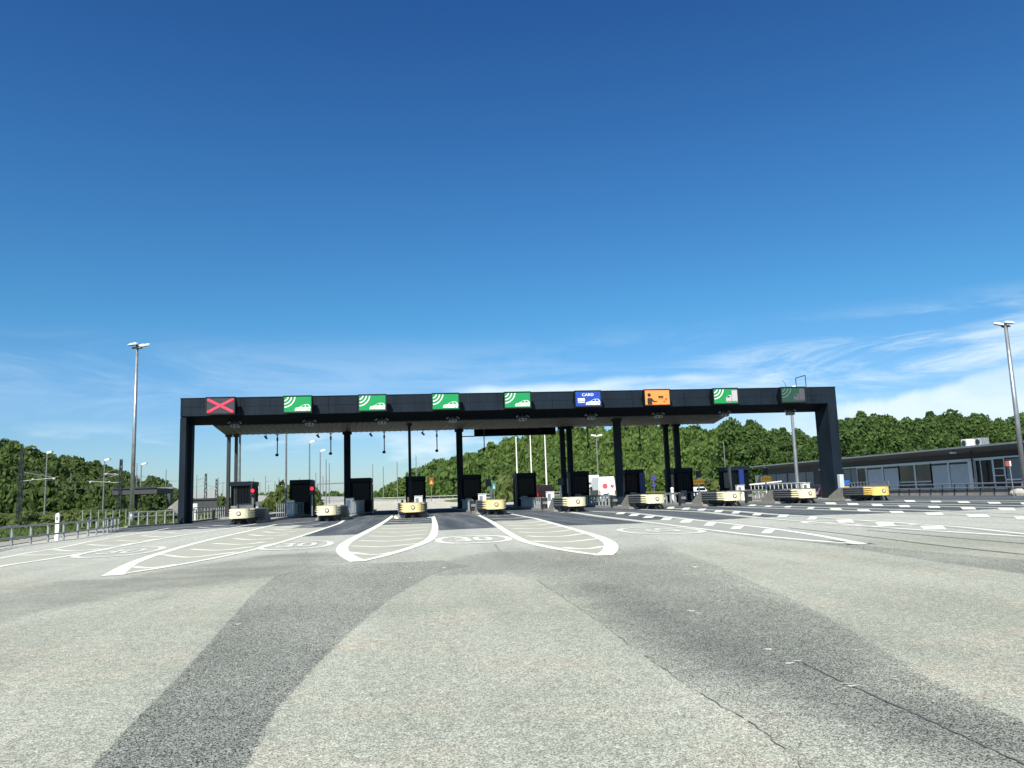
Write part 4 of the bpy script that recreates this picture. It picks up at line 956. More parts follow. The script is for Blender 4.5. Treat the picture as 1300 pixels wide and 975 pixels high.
# boulders at its foot
mb = MB()
random.seed(3)
for i in range(7):
    mb.sphere((44.0+random.uniform(-.7, .5), 52.6+random.uniform(-.7, .7), .18), random.uniform(.28, .5), 9, 6, (1, 1, .8))
tag(obj('stone_pile', mb, rockm, origin=(44, 52.8, 0)), 'pale rough stones heaped around the foot of the right mast', 'stones')

# ------------------------------------------------------------------ background masts, lamps, flagpoles
first = None
for (u, v0, vb, Yd), l in zip([(655, 556, 640, 112), (673, 552.5, 640, 112), (691.5, 551, 640, 98)], ['leftmost of the three, above the dark booth', 'middle one of the three, above the dark booth', 'rightmost of the three, above the maroon van']):
    a = py(u, v0, Yd); t = thing('flagpole', 'bare white flagpole, '+l, 'flagpole', (a.x, Yd, 0), 'white flagpoles'); 
    mb = MB(); mb.bar((a.x, Yd, 0), (a.x, Yd, a.z), .12, 10, .07); obj('pole', mb, white, t)
    mb = MB(); mb.sphere((a.x, Yd, a.z+.05), .12, 8, 6); obj('finial', mb, white, t)
def farlamp(u, v0, Yd, label, arms=1, r=.11, head=True, m_=galvd, zb=0.):
    a = py(u, v0, Yd); t = thing('street_lamp' if head else 'far_mast', label, 'street lamp' if head else 'mast', (a.x, Yd, zb), 'slim lamps and masts beyond the plaza')
    mb = MB(); mb.bar((a.x, Yd, zb), (a.x, Yd, a.z), r, 8, r*.7); obj('pole', mb, m_, t)
    if head:
        for s_ in ((1,) if arms == 1 else (-1, 1)):
            mb = MB(); mb.beam((a.x, Yd, a.z), (a.x+s_*Yd*.003, Yd-.2, a.z+.1), .12, .1); mb.beam((a.x+s_*Yd*.0015, Yd-.2, a.z+.08), (a.x+s_*Yd*.007, Yd-.3, a.z+.2), .4, .24); obj('lamp_head', mb, white, t)
    return t
farlamp(757, 554, 120, 'double headed street lamp in front of the wooded slope', 2)
farlamp(393, 562, 105, 'street lamp beyond the free standing booth')
farlamp(406.5, 573, 125, 'shorter street lamp right of its neighbour beyond the free standing booth')
farlamp(363.5, 548, 90, 'tall plain mast rising beside the free standing booth', head=False, r=.13)
farlamp(304.7, 552, 84, 'tall plain mast just right of the slim steel columns', head=False, r=.15)
farlamp(414, 583, 150, 'plain mast left of the wide left column', head=False)
farlamp(418, 588, 160, 'plain slightly shorter mast nearest the wide left column', head=False)
farlamp(473, 589, 190, 'plain mast at the left foot of the wooded slope', head=False)
farlamp(486.5, 592, 190, 'plain short mast below the skyline of the slope', head=False)
farlamp(504, 586, 170, 'plain mast standing on the far verge left of the central booth', head=False)
farlamp(528, 578, 170, 'plain mast showing just right of the thin central column', head=False)
farlamp(918.5, 562, 100, 'slim pale mast above the blue panelled booth', head=False, r=.07)
a = farlamp(1002.5, 493, 88, 'tall steel lamp post rising behind the gantry near its right leg', head=True, r=.22, m_=galv)
farlamp(60, 576, 100, 'street lamp at the left foot of the left wooded hill', head=True)
farlamp(133, 585, 115, 'street lamp before the left hill, left of the tall floodlight mast')
farlamp(179.5, 590, 130, 'street lamp just right of the tall floodlight mast')
farlamp(90, 600, 150, 'faint mast between the two left hill lamps', head=False, r=.08)
farlamp(211, 596, 150, 'plain mast left of the left gantry leg', head=False, r=.09)
farlamp(250, 603, 170, 'plain mast right of the left gantry leg', head=False, r=.09)
farlamp(174, 588, 150, 'plain mast hidden close beside the tall floodlight mast', head=False, r=.09)
# distant thicket of slim catenary masts
k = 0
random.seed(11)
for u, v in ((316, 610), (322, 607), (330, 612), (337, 604), (341, 616), (349, 611), (354, 606), (359, 613), (371, 610), (380, 607), (386, 610), (401, 600), (410, 604), (397, 608), (283, 612), (277, 606)):
    Yd = 320+random.uniform(-40, 60); a = py(u, v, Yd); b0 = 0
    o_ = MB(); o_.bar((a.x, Yd, 0), (a.x, Yd, a.z), .16, 6, .12); 
    if k % 3 == 0: o_.bar((a.x, Yd, a.z*.8), (a.x+2.5, Yd, a.z*.83), .08, 5)
    tag(obj('catenary_mast', o_, mat('hazy_steel', (.16, .19, .22), .7), origin=(a.x, Yd, 0)), 'tiny distant railway mast on the left horizon', 'mast', 'distant railway masts'); k += 1
def lattice(u, vtop, Yd, w, label, arms, name='railway_mast'):
    a = py(u, vtop, Yd); t = thing(name, label, 'railway mast', (a.x, Yd, -.5), 'lattice railway masts on the left'); x = a.x; mb = MB(); h = a.z
    for sx in (-1, 1):
        for sy in (-1, 1): mb.bar((x+sx*w, Yd+sy*w, -.5), (x+sx*w*.5, Yd+sy*w*.5, h), .045, 5)
    n = int(h/.8)
    for i in range(n):
        z0 = i*h/n; z1_ = (i+1)*h/n; f0 = w*(1-.5*z0/h); f1 = w*(1-.5*z1_/h); s_ = 1 if i % 2 else -1
        mb.bar((x-s_*f0, Yd-f0, z0), (x+s_*f1, Yd-f1, z1_), .035, 4); mb.bar((x-s_*f0, Yd+f0, z0), (x+s_*f1, Yd+f1, z1_), .035, 4)
    obj('lattice', mb, darksteel, t)
    for z_, L_ in arms:
        mb = MB(); mb.bar((x, Yd, z_), (x+L_, Yd, z_+.25), .045, 6); mb.bar((x, Yd, z_+1.0), (x+L_, Yd, z_+.25), .03, 5); aobj = obj('bracket_arm', mb, galvd, t)
        for q in (.35, .95): mb = MB(); mb.sphere((x+L_*q, Yd, z_+.15), .11, 8, 6, (1.3, 1, .8)); obj('insulator', mb, mat('pale_insulator', (.6, .52, .42), .4), aobj)
    return t
lattice(28.5, 570, 88, .2, 'dark lattice railway mast nearest the left edge of the picture', ((4.4, 3.4),))
lattice(154, 583, 100, .2, 'dark lattice railway mast left of the tall floodlight mast', ((5.2, -1.8), (4.3, -3.6)))
lattice(261.5, 601, 170, .28, 'distant lattice railway mast right of the left gantry leg', ((6.0, -2.), (4.5, 2.)))
lattice(275, 608, 190, .26, 'faint distant lattice mast beside the slim steel columns', ((4.5, -1.6),))
t = None; mb = MB()
for a_, b_, sag in (((60, 596, 110), (27, 594, 88), .5), ((154, 600, 100), (28, 601, 88), 1.0), ((154, 611, 100), (28, 612, 88), .8), ((262, 615, 170), (154, 612, 100), .8), ((262, 606, 170), (154, 598, 100), 1.0)):
    A_, B_ = py(*a_), py(*b_); P = [A_.lerp(B_, i/10)-Vector((0, 0, 4*sag*(i/10)*(1-i/10))) for i in range(11)]; mb.path(P, .018, 4)
tag(obj('overhead_wire', mb, galvd), 'thin overhead wires strung between the railway masts on the left', 'wire')
# overpasses
def bridge(x0, x1, Yd, z0, z1_, label, piers):
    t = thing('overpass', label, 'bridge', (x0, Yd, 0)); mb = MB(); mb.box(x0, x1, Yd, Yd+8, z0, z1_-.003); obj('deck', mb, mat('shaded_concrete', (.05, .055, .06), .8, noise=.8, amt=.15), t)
    mb = MB(); mb.box(x0, x1, Yd-.15, Yd+.1, z1_, z1_+.22); obj('parapet', mb, darksteel, t); mb = MB(); mb.box(x0, x1, Yd+7.9, Yd+8.1, z1_, z1_+.28); obj('parapet', mb, galvd, t)
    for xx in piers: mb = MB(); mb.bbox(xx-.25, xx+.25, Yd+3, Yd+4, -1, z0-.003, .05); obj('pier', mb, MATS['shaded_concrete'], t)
    return t
a = py(143, 617, 122); b = py(190, 624, 122); bridge(a.x, b.x+1, 122, a.z-1.3, a.z-.5, 'dark railway overpass in front of the left hill', (a.x+2, a.x+7))
a = py(214, 642, 112); b = py(312, 631, 112); tt = bridge(py(225, 631, 112).x, b.x, 112, -.3, b.z-.2, 'low dark overpass behind the left gantry leg', ())
mb = MB(); q0 = py(212, 645, 111); q1 = py(228, 632.5, 111); mb.prism([(q0.x, q0.z), (q1.x, q1.z), (q1.x, q1.z-.3), (q1.x, -.5), (q0.x+1.2, -.5)], lambda a, b, q: (a, q, b), 111.2, 111.8); obj('wing_wall', mb, conc, tt)
# far sign gantry between the left masts
t = thing('far_gantry', 'thin far road gantry left of the wide left column', 'gantry', (py(403, 614, 200).x, 200, 0)); mb = MB(); A_, B_ = py(403, 614.5, 200), py(450, 613, 200)
mb.beam(A_, B_, .3, .35); obj('beam', mb, galvd, t); mb = MB(); mb.bar((A_.x, 200, 0), A_, .16); obj('leg', mb, galvd, t); mb = MB(); mb.bar((B_.x, 200, 0), B_, .16); obj('leg', mb, galvd, t)
# far guard rail on the opposite verge
mb = MB(); A_ = (-16, 168, .75); B_ = (46, 150, .75); railing([(-20, 188, .93), (43, 188, .93)], .75, 3.2, 'long low guard rail along the far verge below the slope', r=.10, rails=(.85,), name='guard_rail', cat='guard rail', postr=.06, z0=0, group='rails on the far verge')

# ------------------------------------------------------------------ service building on the right
bld = thing('service_building', 'long low grey building with overhanging flat roof on the right', 'building', (52, 80, 0))
XF = 51.6; XE = 49.6; ZR = 4.28
bw = mat('dark_wall_cladding', (.045, .05, .056), .6, noise=1, amt=.15)
frm = mat('pale_aluminium_frame', (.72, .80, .82), .5, .1)
y_near, y_far = 44, 113
mb = MB(); mb.box(XF, 66, y_near, y_far-2, 0, 3.9); obj('wall', mb, bw, bld)
mb = MB(); mb.add([(XE, y_near-2, ZR-.16), (68, y_near-2, ZR+.0), (68, y_far, ZR), (XE, y_far, ZR-.16), (XE, y_near-2, ZR), (68, y_near-2, ZR+.35), (68, y_far, ZR+.35), (XE, y_far, ZR)],
                  [(0, 3, 2, 1), (4, 5, 6, 7), (0, 1, 5, 4), (3, 7, 6, 2), (0, 4, 7, 3), (1, 2, 6, 5)]); rf = obj('roof', mb, roofg, bld)
mb = MB(); mb.add([(XE+.02, y_near-1.9, ZR-.164), (XE+.02, y_far-.1, ZR-.164), (XF+.3, y_far-.1, 3.72), (XF+.3, y_near-1.9, 3.72), (XE+.02, y_near-1.9, ZR-.19), (XE+.02, y_far-.1, ZR-.19), (XF+.3, y_far-.1, 3.66), (XF+.3, y_near-1.9, 3.66)], [(0, 1, 2, 3), (7, 6, 5, 4), (0, 3, 7, 4), (1, 5, 6, 2), (0, 4, 5, 1), (3, 2, 6, 7)])
obj('eaves', mb, mat('eaves_lining', (.10, .105, .11), .6), rf)
def fy(u): return px(u, 600, XF-.1).y
def fpanel(u0, u1, z0, z1_, m_, nm, dx=.06, label=None):
    a, b = fy(u0), fy(u1); y0_, y1_ = min(a, b), max(a, b); mb = MB(); mb.box(XF-dx, XF-.002, y0_, y1_, z0, z1_); return obj(nm, mb, m_, bld, label=label)
def frame(u0, u1, z0, z1_, w=.10, dx=.12):
    a, b = fy(u0), fy(u1); y0_, y1_ = min(a, b), max(a, b); mb = MB(); k = w
    mb.box(XF-dx, XF-.062, y0_-k/2, y0_+k/2, z0, z1_); mb.box(XF-dx, XF-.062, y1_-k/2, y1_+k/2, z0, z1_); mb.box(XF-dx, XF-.062, y0_+k/2, y1_-k/2, z1_-k, z1_); mb.box(XF-dx, XF-.062, y0_+k/2, y1_-k/2, z0, z0+k); return obj('window_frame', mb, frm, bld)
for u0, u1, m_ in ((1101, 1119, shutter), (1122, 1140, shutter), (1183, 1203, shutter), (1206, 1232, shutter)):
    s_ = fpanel(u0, u1, .5, 2.75, m_, 'shutter'); frame(u0-1, u1+1, .4, 3.05)
    fpanel(u0, u1, 2.76, 3.0, bw, 'shutter_top_band')  # dark band across the top of each shutter
for u0, u1 in ((1142, 1160), (1163, 1181)):
    fpanel(u0, u1, 1.25, 3.0, glassg, 'window'); fpanel(u0, u1, .5, 1.18, glass, 'lower_window'); frame(u0-1, u1+1, .4, 3.05); frame(u0-.5, u1+.5, 1.16, 1.28, .05)
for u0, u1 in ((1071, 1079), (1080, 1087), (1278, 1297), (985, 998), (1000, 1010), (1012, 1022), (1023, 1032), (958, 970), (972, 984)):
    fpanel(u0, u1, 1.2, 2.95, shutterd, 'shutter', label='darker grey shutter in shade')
fpanel(1088, 1098, .6, 3.0, glass, 'window'); frame(1088, 1099, .5, 3.05, .08)
fpanel(1240, 1260, .1, 3.0, glass, 'door', label='dark recessed entrance'); frame(1239, 1261, .05, 3.05, .08); frame(1246, 1261, .05, 3.05, .06, .13)
fpanel(1262, 1275, .5, 3.0, glass, 'window'); frame(1262, 1276, .4, 3.1, .1); frame(1262.5, 1275.5, 1.5, 2.2, .07, .125)
fpanel(1276, 1300, .3, 1.05, glass, 'lower_window'); frame(1276, 1301, 1.08, 1.22, .07)
mb = MB(); y = fy(1236); mb.bbox(XF-.4, XF-.15, y-.3, y+.3, 0, 3.0, .03); obj('pale_pillar', mb, white, bld)
mb = MB(); mb.box(XF-.14, XF-.003, fy(1300), fy(1040), 3.06, 3.2); obj('lintel', mb, frm, bld)
mb = MB(); y = px(1237, 590, XF-.6).y; mb.bar((XF-.8, y, 0), (XF-.8, y, 3.85), .07); obj('downpipe', mb, darksteel, bld)
mb = MB(); mb.bbox(XE+.3, XE+.75, fy(1230)-.2, fy(1230)+.2, 3.72, 3.9, .03); obj('eaves_lamp', mb, white, bld)
for u, l, m_ in ((1231, 'pale boxy ventilation unit on the roof edge, left one', whited), (1249, 'ribbed grey ventilation unit on the roof, right one', galv)):
    p = px(u, 575, 54.5); t = thing('roof_unit', l, 'ventilation unit', (54.5, p.y, ZR+.1)); y = p.y
    mb = MB(); mb.bbox(54.0, 54.9, y-.42, y+.42, ZR-.1, ZR+.95, .04); obj('casing', mb, m_, t)
    mb = MB(); mb.disc((53.98, y, ZR+.55), .28, (1, 0, 0), .06, 20); obj('fan_grille', mb, darksteel, t)
    if m_ is galv:
        mb = MB(); [mb.box(53.955, 53.975, y-.4+i*.165, y-.33+i*.165, ZR+.1, ZR+.9) for i in range(5)]; obj('louvre', mb, whited, t)
# right road barrier: concrete upstand with two rails
t = thing('roadside_barrier', 'two rail steel barrier on a concrete upstand before the grey building', 'barrier', (43.6, 60, 0))
mb = MB(); mb.box(43.65, 44.15, 40, 75, 0.012, .52); obj('upstand', mb, conc, t)
mb = MB(); mb.bar((43.55, 40, .95), (43.55, 75, .95), .055); mb.bar((43.55, 40, .62), (43.55, 75, .62), .055); obj('rail', mb, galv, t)
for i in range(24):
    y = 40.5+i*1.5; mb = MB(); mb.beam((43.62, y, .1), (43.70, y, .93), .07, .09); obj('post', mb, darksteel, t)
railing([(38.6, 75, 0), (38.6, 92, 0)], 1.5, 1.0, 'white topped railing with slim posts left of the right gantry leg', r=.045, rails=(1., .45), name='yard_railing', cat='railing', m_=whited, postr=.035, z0=0, group='pale railings before the grey building')
railing([(44.6, 70.5, 0), (47.5, 84, 0)], 1.35, .95, 'pale railing right of the gantry leg before the grey shutters', r=.04, rails=(1., .5), name='yard_railing', cat='railing', m_=galv, postr=.035, z0=0, group='pale railings before the grey building')
t = thing('lifting_barrier', 'raised white barrier post with long white arm by the last booth', 'barrier', (py(948, 620, 86).x, 86, 0)); x = py(948, 620, 86).x
mb = MB(); mb.bbox(x-.12, x+.12, 85.9, 86.1, 0, 1.5, .02); mb.prism([(-.16, 1.2), (.22, 1.2), (0, 2.1)], lambda a, b, q: (x+a, q, b), 85.9, 86.1); obj('post', mb, white, t)
mb = MB(); mb.beam((x+.2, 86, 1.52), (x+4.2, 86, 1.78), .08, .14); obj('arm', mb, white, t)
t = thing('cabinet', 'grey louvred cabinet standing on a post right of the gantry leg', 'cabinet', (34.3, 55.6, .16)); p = py(1067, 605, 58); x = p.x
mb = MB(); mb.bbox(x-.17, x+.17, 57.8, 58.2, .75, 2.0, .03); [mb.box(x-.1+i*.09, x-.07+i*.09, 57.77, 57.8, .9, 1.85) for i in range(3)]; obj('box', mb, shutter, t)
mb = MB(); mb.bar((x, 58, 0), (x, 58, .78), .05); obj('leg', mb, galvd, t)
t = thing('litter_bin', 'small blue topped yellow bin beside the grey post cabinet', 'bin', (py(1074, 612, 66).x, 66, 0)); x = py(1074, 612, 66).x
mb = MB(); mb.bbox(x-.25, x+.2, 65.8, 66.2, .3, 1.05, .04); obj('body', mb, amber, t); mb = MB(); mb.bbox(x-.27, x+.25, 65.75, 66.25, 1.05, 1.55, .06); obj('lid', mb, mat('bright_blue', (.02, .12, .42), .5), t)
t = thing('hazard_sign', 'low panel with two red striped plates left of the gantry leg', 'sign', (py(1034, 628, 68).x, 68, 0)); x0 = py(1027, 628, 68).x; x1 = py(1042, 628, 68).x
mb = MB(); mb.bbox(x0-.35, x1+.35, 68, 68.3, .16, 1.3, .04); obj('frame', mb, conc, t)
for xx in (x0+.2, x1-.25):
    mb = MB(); mb.bbox(xx-.25, xx+.25, 67.9, 67.99, .3, 1.1, .02); pl = obj('red_plate', mb, red, t); mb = MB(); mb.prism([(xx-.2, .45), (xx-.05, .45), (xx+.2, 1.0), (xx+.05, 1.0)], lambda a, b, q: (a, q, b), 67.88, 67.898); obj('white_stripe', mb, white, pl)
p = py(1281, 589, 50); t = thing('small_sign', 'small red and white square sign on a thin post by the right mast', 'sign', (p.x, 50, 0)); x = p.x
mb = MB(); mb.bar((x+.1, 50, 0), (x+.02, 50, p.z+.2), .035); obj('post', mb, galv, t)
mb = MB(); mb.box(x-.32, x-.02, 49.93, 49.96, p.z-.15, p.z+.2); obj('sign_face', mb, mat('brick_red', (.38, .08, .04), .6), t); mb = MB(); mb.box(x-.017, x+.1, 49.93, 49.96, p.z-.15, p.z+.2); obj('sign_edge', mb, white, t)

# ------------------------------------------------------------------ vehicles
def vehicle(name, label, cat, loc, rot, prof, w, belt, top, bodym, wheels, rear, wr=.33, side=None, extra=None):
    """prof: side outline (y from the rear, z); widths shrink above the belt line"""
    t = thing(name, label, cat, (0, 0, 0)); h = w/2
    def hw(z): return h*(1-.13*max(0, (z-belt)/(top-belt))) if z > belt else h*(1-.04*max(0, (belt-z)/belt))
    mb = MB()
    ring = []
    for s_, k in ((-1, .965), (-1, 1), (1, 1), (1, .965)):
        ins = .06 if k < 1 else 0
        ring.append([(s_*hw(z)*k if False else s_*(hw(z)-(0 if k == .965 else 0)), y, z) for y, z in prof])
    cx = sum(y for y, z in prof)/len(prof); cz = sum(z for y, z in prof)/len(prof)
    def inset(s_, d): return [(s_*(hw(z)-(0 if d else .0)), cx+(y-cx)*(1-d), cz+(z-cz)*(1-d)) for y, z in prof]
    A = [(-hw(z), cx+(y-cx)*.975, cz+(z-cz)*.975) for y, z in prof]; B = [(-hw(z)+.06, y, z) for y, z in prof]; C_ = [(hw(z)-.06, y, z) for y, z in prof]; D = [(hw(z), cx+(y-cx)*.975, cz+(z-cz)*.975) for y, z in prof]
    mb.loft([A, B, C_, D]); obj('body', mb, bodym, t)
    for yw in wheels:
        for s_ in (-1, 1):
            mb = MB(); c = (s_*(h-.11), yw, wr); mb.disc(c, wr, (1, 0, 0), .22, 20); ty = obj('wheel', mb, rubber, t); mb = MB(); mb.disc((s_*(h-.0), yw, wr), wr*.58, (1, 0, 0), .03, 14); obj('rim', mb, galv, ty)
    for nm, pts, m_, yy in rear:
        mb = MB(); mb.add([(a, yy+(b-pts[0][1])*0+ (0), b) for a, b in pts], [tuple(range(len(pts)))])
        solid(mb, .03); obj(nm, mb, m_, t)
    if extra: extra(t)
    t.location = loc; t.rotation_euler = (0, 0, rot); return t
R_ = lambda x0, x1, z0, z1_: [(x0, z0), (x1, z0), (x1, z1_), (x0, z1_)]
def circ(cx, cz, r, n=18): return [(cx+r*math.cos(2*PI*i/n), cz+r*math.sin(2*PI*i/n)) for i in range(n)]
tail = mat('tail_lamp_red', (.45, .02, .02), .3); plate = mat('number_plate_pale', (.6, .6, .55), .5)
def vanextra(t):
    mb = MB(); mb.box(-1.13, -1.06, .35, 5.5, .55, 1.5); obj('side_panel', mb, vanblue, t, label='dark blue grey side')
    mb = MB(); mb.bbox(1.13, 1.4, 3.9, 4.1, 1.5, 1.95, .03); obj('mirror', mb, black, t); mb = MB(); mb.bbox(-1.4, -1.13, 3.9, 4.1, 1.5, 1.95, .03); obj('mirror', mb, black, t)
    mb = MB(); mb.box(-.9, .9, -.09, .1, .38, .58); obj('bumper', mb, galvd, t)
VP = [(.02, .42), (0, .9), (.03, 2.0), (.12, 2.78), (.3, 2.92), (4.4, 2.92), (4.9, 2.7), (5.5, 1.75), (6.3, 1.45), (6.5, 1.1), (6.5, .42)]
p = py(771, 620, 96)
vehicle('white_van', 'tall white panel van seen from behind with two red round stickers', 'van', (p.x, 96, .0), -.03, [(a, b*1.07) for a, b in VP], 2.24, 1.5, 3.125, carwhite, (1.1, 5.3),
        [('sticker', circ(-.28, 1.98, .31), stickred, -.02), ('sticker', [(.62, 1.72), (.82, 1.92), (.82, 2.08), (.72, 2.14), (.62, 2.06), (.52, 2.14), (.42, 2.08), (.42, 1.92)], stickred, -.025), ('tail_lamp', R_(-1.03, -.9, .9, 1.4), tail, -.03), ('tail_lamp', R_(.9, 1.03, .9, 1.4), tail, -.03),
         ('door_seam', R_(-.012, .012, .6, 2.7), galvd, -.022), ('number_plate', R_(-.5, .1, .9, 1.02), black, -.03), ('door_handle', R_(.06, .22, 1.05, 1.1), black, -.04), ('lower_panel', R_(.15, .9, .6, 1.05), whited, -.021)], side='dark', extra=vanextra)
p = py(692, 622, 94)
MP = [(.02, .4), (0, .95), (.06, 1.2), (.35, 1.93), (.55, 2.05), (3.3, 2.05), (3.8, 1.85), (4.2, 1.3), (4.9, 1.12), (5.0, .8), (5.0, .4)]
vehicle('maroon_van', 'dark maroon people carrier seen from behind between the booths', 'van', (p.x, 94, 0), .02, [(a, b*1.14) for a, b in MP], 2.25, 1.37, 2.34, maroon, (1.0, 4.0),
        [('rear_window', [(-.85, 1.5), (.85, 1.5), (.74, 2.1), (-.74, 2.1)], glass, .05), ('tail_lamp', R_(-.97, -.84, .95, 1.35), tail, -.03), ('tail_lamp', R_(.84, .97, .95, 1.35), tail, -.03), ('number_plate', R_(-.26, .26, .72, .83), plate, -.03), ('bumper', R_(-.95, .95, .42, .62), black, -.06)])
p = py(750, 612, 108)
TP = [(.0, 1.0), (0, 3.6), (.05, 3.62), (7.2, 3.62), (7.25, 1.0)]
def truckextra(t):
    mb = MB(); mb.bbox(-1.15, 1.15, 7.5, 9.4, .7, 2.9, .15); cb = obj('cab', mb, carwhite, t); mb = MB(); mb.box(-1.16, -1.152, 8.2, 9.0, 1.8, 2.5); obj('window', mb, glass, cb)
    mb = MB(); mb.box(-1.2, 1.2, .05, 7.3, .72, .99); obj('chassis', mb, black, t)
    mb = MB(); mb.box(-1.22, 1.22, -.09, -.06, 2.4, 2.62); mb.box(-1.22, 1.22, -.09, -.06, 1.72, 1.9); obj('dark_stripe', mb, vanblue, t)
vehicle('box_truck', 'white box truck with dark bands standing beyond the white van', 'truck', (p.x, 108, 0), 0, TP, 2.45, 3.6, 3.7, carwhite, (1.3, 2.4, 8.3), [('tail_lamp', R_(-1.1, -.8, 1.05, 1.2), tail, -.03), ('tail_lamp', R_(.8, 1.1, 1.05, 1.2), tail, -.03)], wr=.48, extra=truckextra)
CP = [(.02, .35), (0, .8), (.12, 1.0), (.6, 1.42), (1.0, 1.5), (2.4, 1.48), (3.2, 1.05), (4.1, .88), (4.3, .65), (4.3, .35)]
def car(loc, rot, m_, label, name):
    return vehicle(name, label, 'car', loc, rot, CP, 1.78, .9, 1.5, m_, (.85, 3.45), [('rear_window', [(-.66, 1.05), (.66, 1.05), (.56, 1.36), (-.56, 1.36)], glass, .1), ('tail_lamp', R_(-.86, -.66, .7, .9), tail, -.02), ('tail_lamp', R_(.66, .86, .7, .9), tail, -.02), ('number_plate', R_(-.26, .26, .5, .61), plate, -.03)])
p = py(890, 616, 98); car((p.x, 98, 0), .1, carwhite, 'white car half hidden behind the left amber board post', 'white_car')
#p = py(959, 619, 84); car((p.x+2.0, 86, 0), -1.45, carwhite, 'white car low behind the railing at the right amber board', 'white_car')
A_ = py(457, 629, 230); car((A_.x, 226, 1.55), 0.35, vanblue, 'tiny dark car far off on the road beyond the wide left column', 'dark_car')

# ------------------------------------------------------------------ vegetation
def leafmat(name, c0, c1, c2):
    m = bpy.data.materials.new(name); m.use_nodes = True; t = m.node_tree; b = t.nodes['Principled BSDF']; b.inputs['Roughness'].default_value = .7; b.inputs['Specular IOR Level'].default_value = .25
    at = t.nodes.new('ShaderNodeAttribute'); at.attribute_name = 'tint'; oi = t.nodes.new('ShaderNodeObjectInfo')
    ad = t.nodes.new('ShaderNodeMath'); ad.operation = 'MULTIPLY_ADD'; t.links.new(oi.outputs['Random'], ad.inputs[0]); ad.inputs[1].default_value = .25; t.links.new(at.outputs['Fac'], ad.inputs[2])
    r = t.nodes.new('ShaderNodeValToRGB'); e = r.color_ramp.elements; e[0].position = 0.05; e[0].color = (*c0, 1); e[1].position = 1.; e[1].color = (*c2, 1); q = r.color_ramp.elements.new(.5); q.color = (*c1, 1)
    t.links.new(ad.outputs[0], r.inputs[0]); t.links.new(r.outputs[0], b.inputs['Base Color'])
    tr = t.nodes.new('ShaderNodeBsdfTranslucent'); t.links.new(r.outputs[0], tr.inputs['Color']); mx = t.nodes.new('ShaderNodeMixShader'); mx.inputs[0].default_value = .55
    t.links.new(b.outputs[0], mx.inputs[1]); t.links.new(tr.outputs[0], mx.inputs[2]); t.links.new(mx.outputs[0], t.nodes['Material Output'].inputs['Surface']); return m
leafA = leafmat('wood_foliage', (.092, .155, .040), (.128, .210, .052), (.185, .275, .072))
leafL = leafmat('hill_foliage', (.085, .135, .042), (.115, .175, .05), (.16, .225, .066))
leafB = leafmat('tree_foliage', (.070, .124, .036), (.102, .175, .050), (.152, .24, .070))
leafS = leafmat('scrub_foliage', (.095, .140, .04), (.14, .195, .055), (.20, .245, .085))
def quad_cloud(centers, normals, size, rng):
    """leaf-clump quads: returns verts (n*4,3)"""
    n = len(centers); nn = normals+rng.normal(0, .75, (n, 3)); nn /= np.linalg.norm(nn, axis=1, keepdims=True)
    a = np.cross(nn, rng.normal(0, 1, (n, 3))); a /= np.linalg.norm(a, axis=1, keepdims=True)+1e-9; b = np.cross(nn, a)
    s = size*(.6+.8*rng.random((n, 1))); k = .75+.5*rng.random((n, 1))
    a = a*s*k; b = b*s/k
    return np.stack([centers-a-b*.6, centers+a*.7-b, centers+a+b*.7, centers-a*.6+b], 1).reshape(-1, 3)
def crown(rng, R=1., H=1.3, lobes=12, n=260, size=.17, pointed=0.):
    """crown around the origin: base z=0, top z=H. returns quads verts and tint per quad"""
    C = []; N_ = []; T = []
    for i in range(lobes):
        f = (i+.5)/lobes; z = H*(.12+.80*f); rr = R*math.sin(PI*min(1, (.20+.80*f)))**.7*(1-.35*pointed*f)
        a = rng.random()*2*PI; d = rr*(.25+.55*rng.random())*(1-.6*f*f); lr = R*(.50-.22*f)*(.75+.5*rng.random())
        c = np.array([d*math.cos(a), d*math.sin(a), z]); m_ = int(n/lobes)
        v = rng.normal(0, 1, (m_, 3)); v /= np.linalg.norm(v, axis=1, keepdims=True)
        rad_ = lr*(.72+.38*rng.random((m_, 1))); C.append(c+v*rad_*np.array([1, 1, .85])); N_.append(v); T.append(np.full(m_, .25+.35*rng.random())+rng.normal(0, .13, m_)+.10*v[:, 2])
    if pointed:
        m_ = int(n*pointed*.1); z = H*(.75+.30*rng.random(m_)); a = rng.random(m_)*2*PI; r_ = R*.30*(1-(z/H-.75)/.42)
        C.append(np.stack([r_*np.cos(a), r_*np.sin(a), z], 1)); N_.append(rng.normal(0, 1, (m_, 3))); T.append(np.full(m_, .45))
    C = np.concatenate(C); N_ = np.concatenate(N_); T = np.clip(np.concatenate(T), 0, 1)
    return quad_cloud(C, N_, size, rng), T
def core(R, H, rng):    # inner twiggy mass so that the crown is not hollow
    vs = []; fs = []; n, m_ = 8, 5
    for k in range(m_):
        z = H*(.12+.68*k/(m_-1)); rr = R*.40*math.sin(PI*(.18+.7*k/(m_-1)))
        for i in range(n): a = 2*PI*i/n; q = rr*(.8+.4*rng.random()); vs.append((q*math.cos(a), q*math.sin(a), z))
    for k in range(m_-1):
        for i in range(n): j = (i+1) % n; fs.append((k*n+i, k*n+j, (k+1)*n+j, (k+1)*n+i))
    return np.array(vs), np.array(fs)
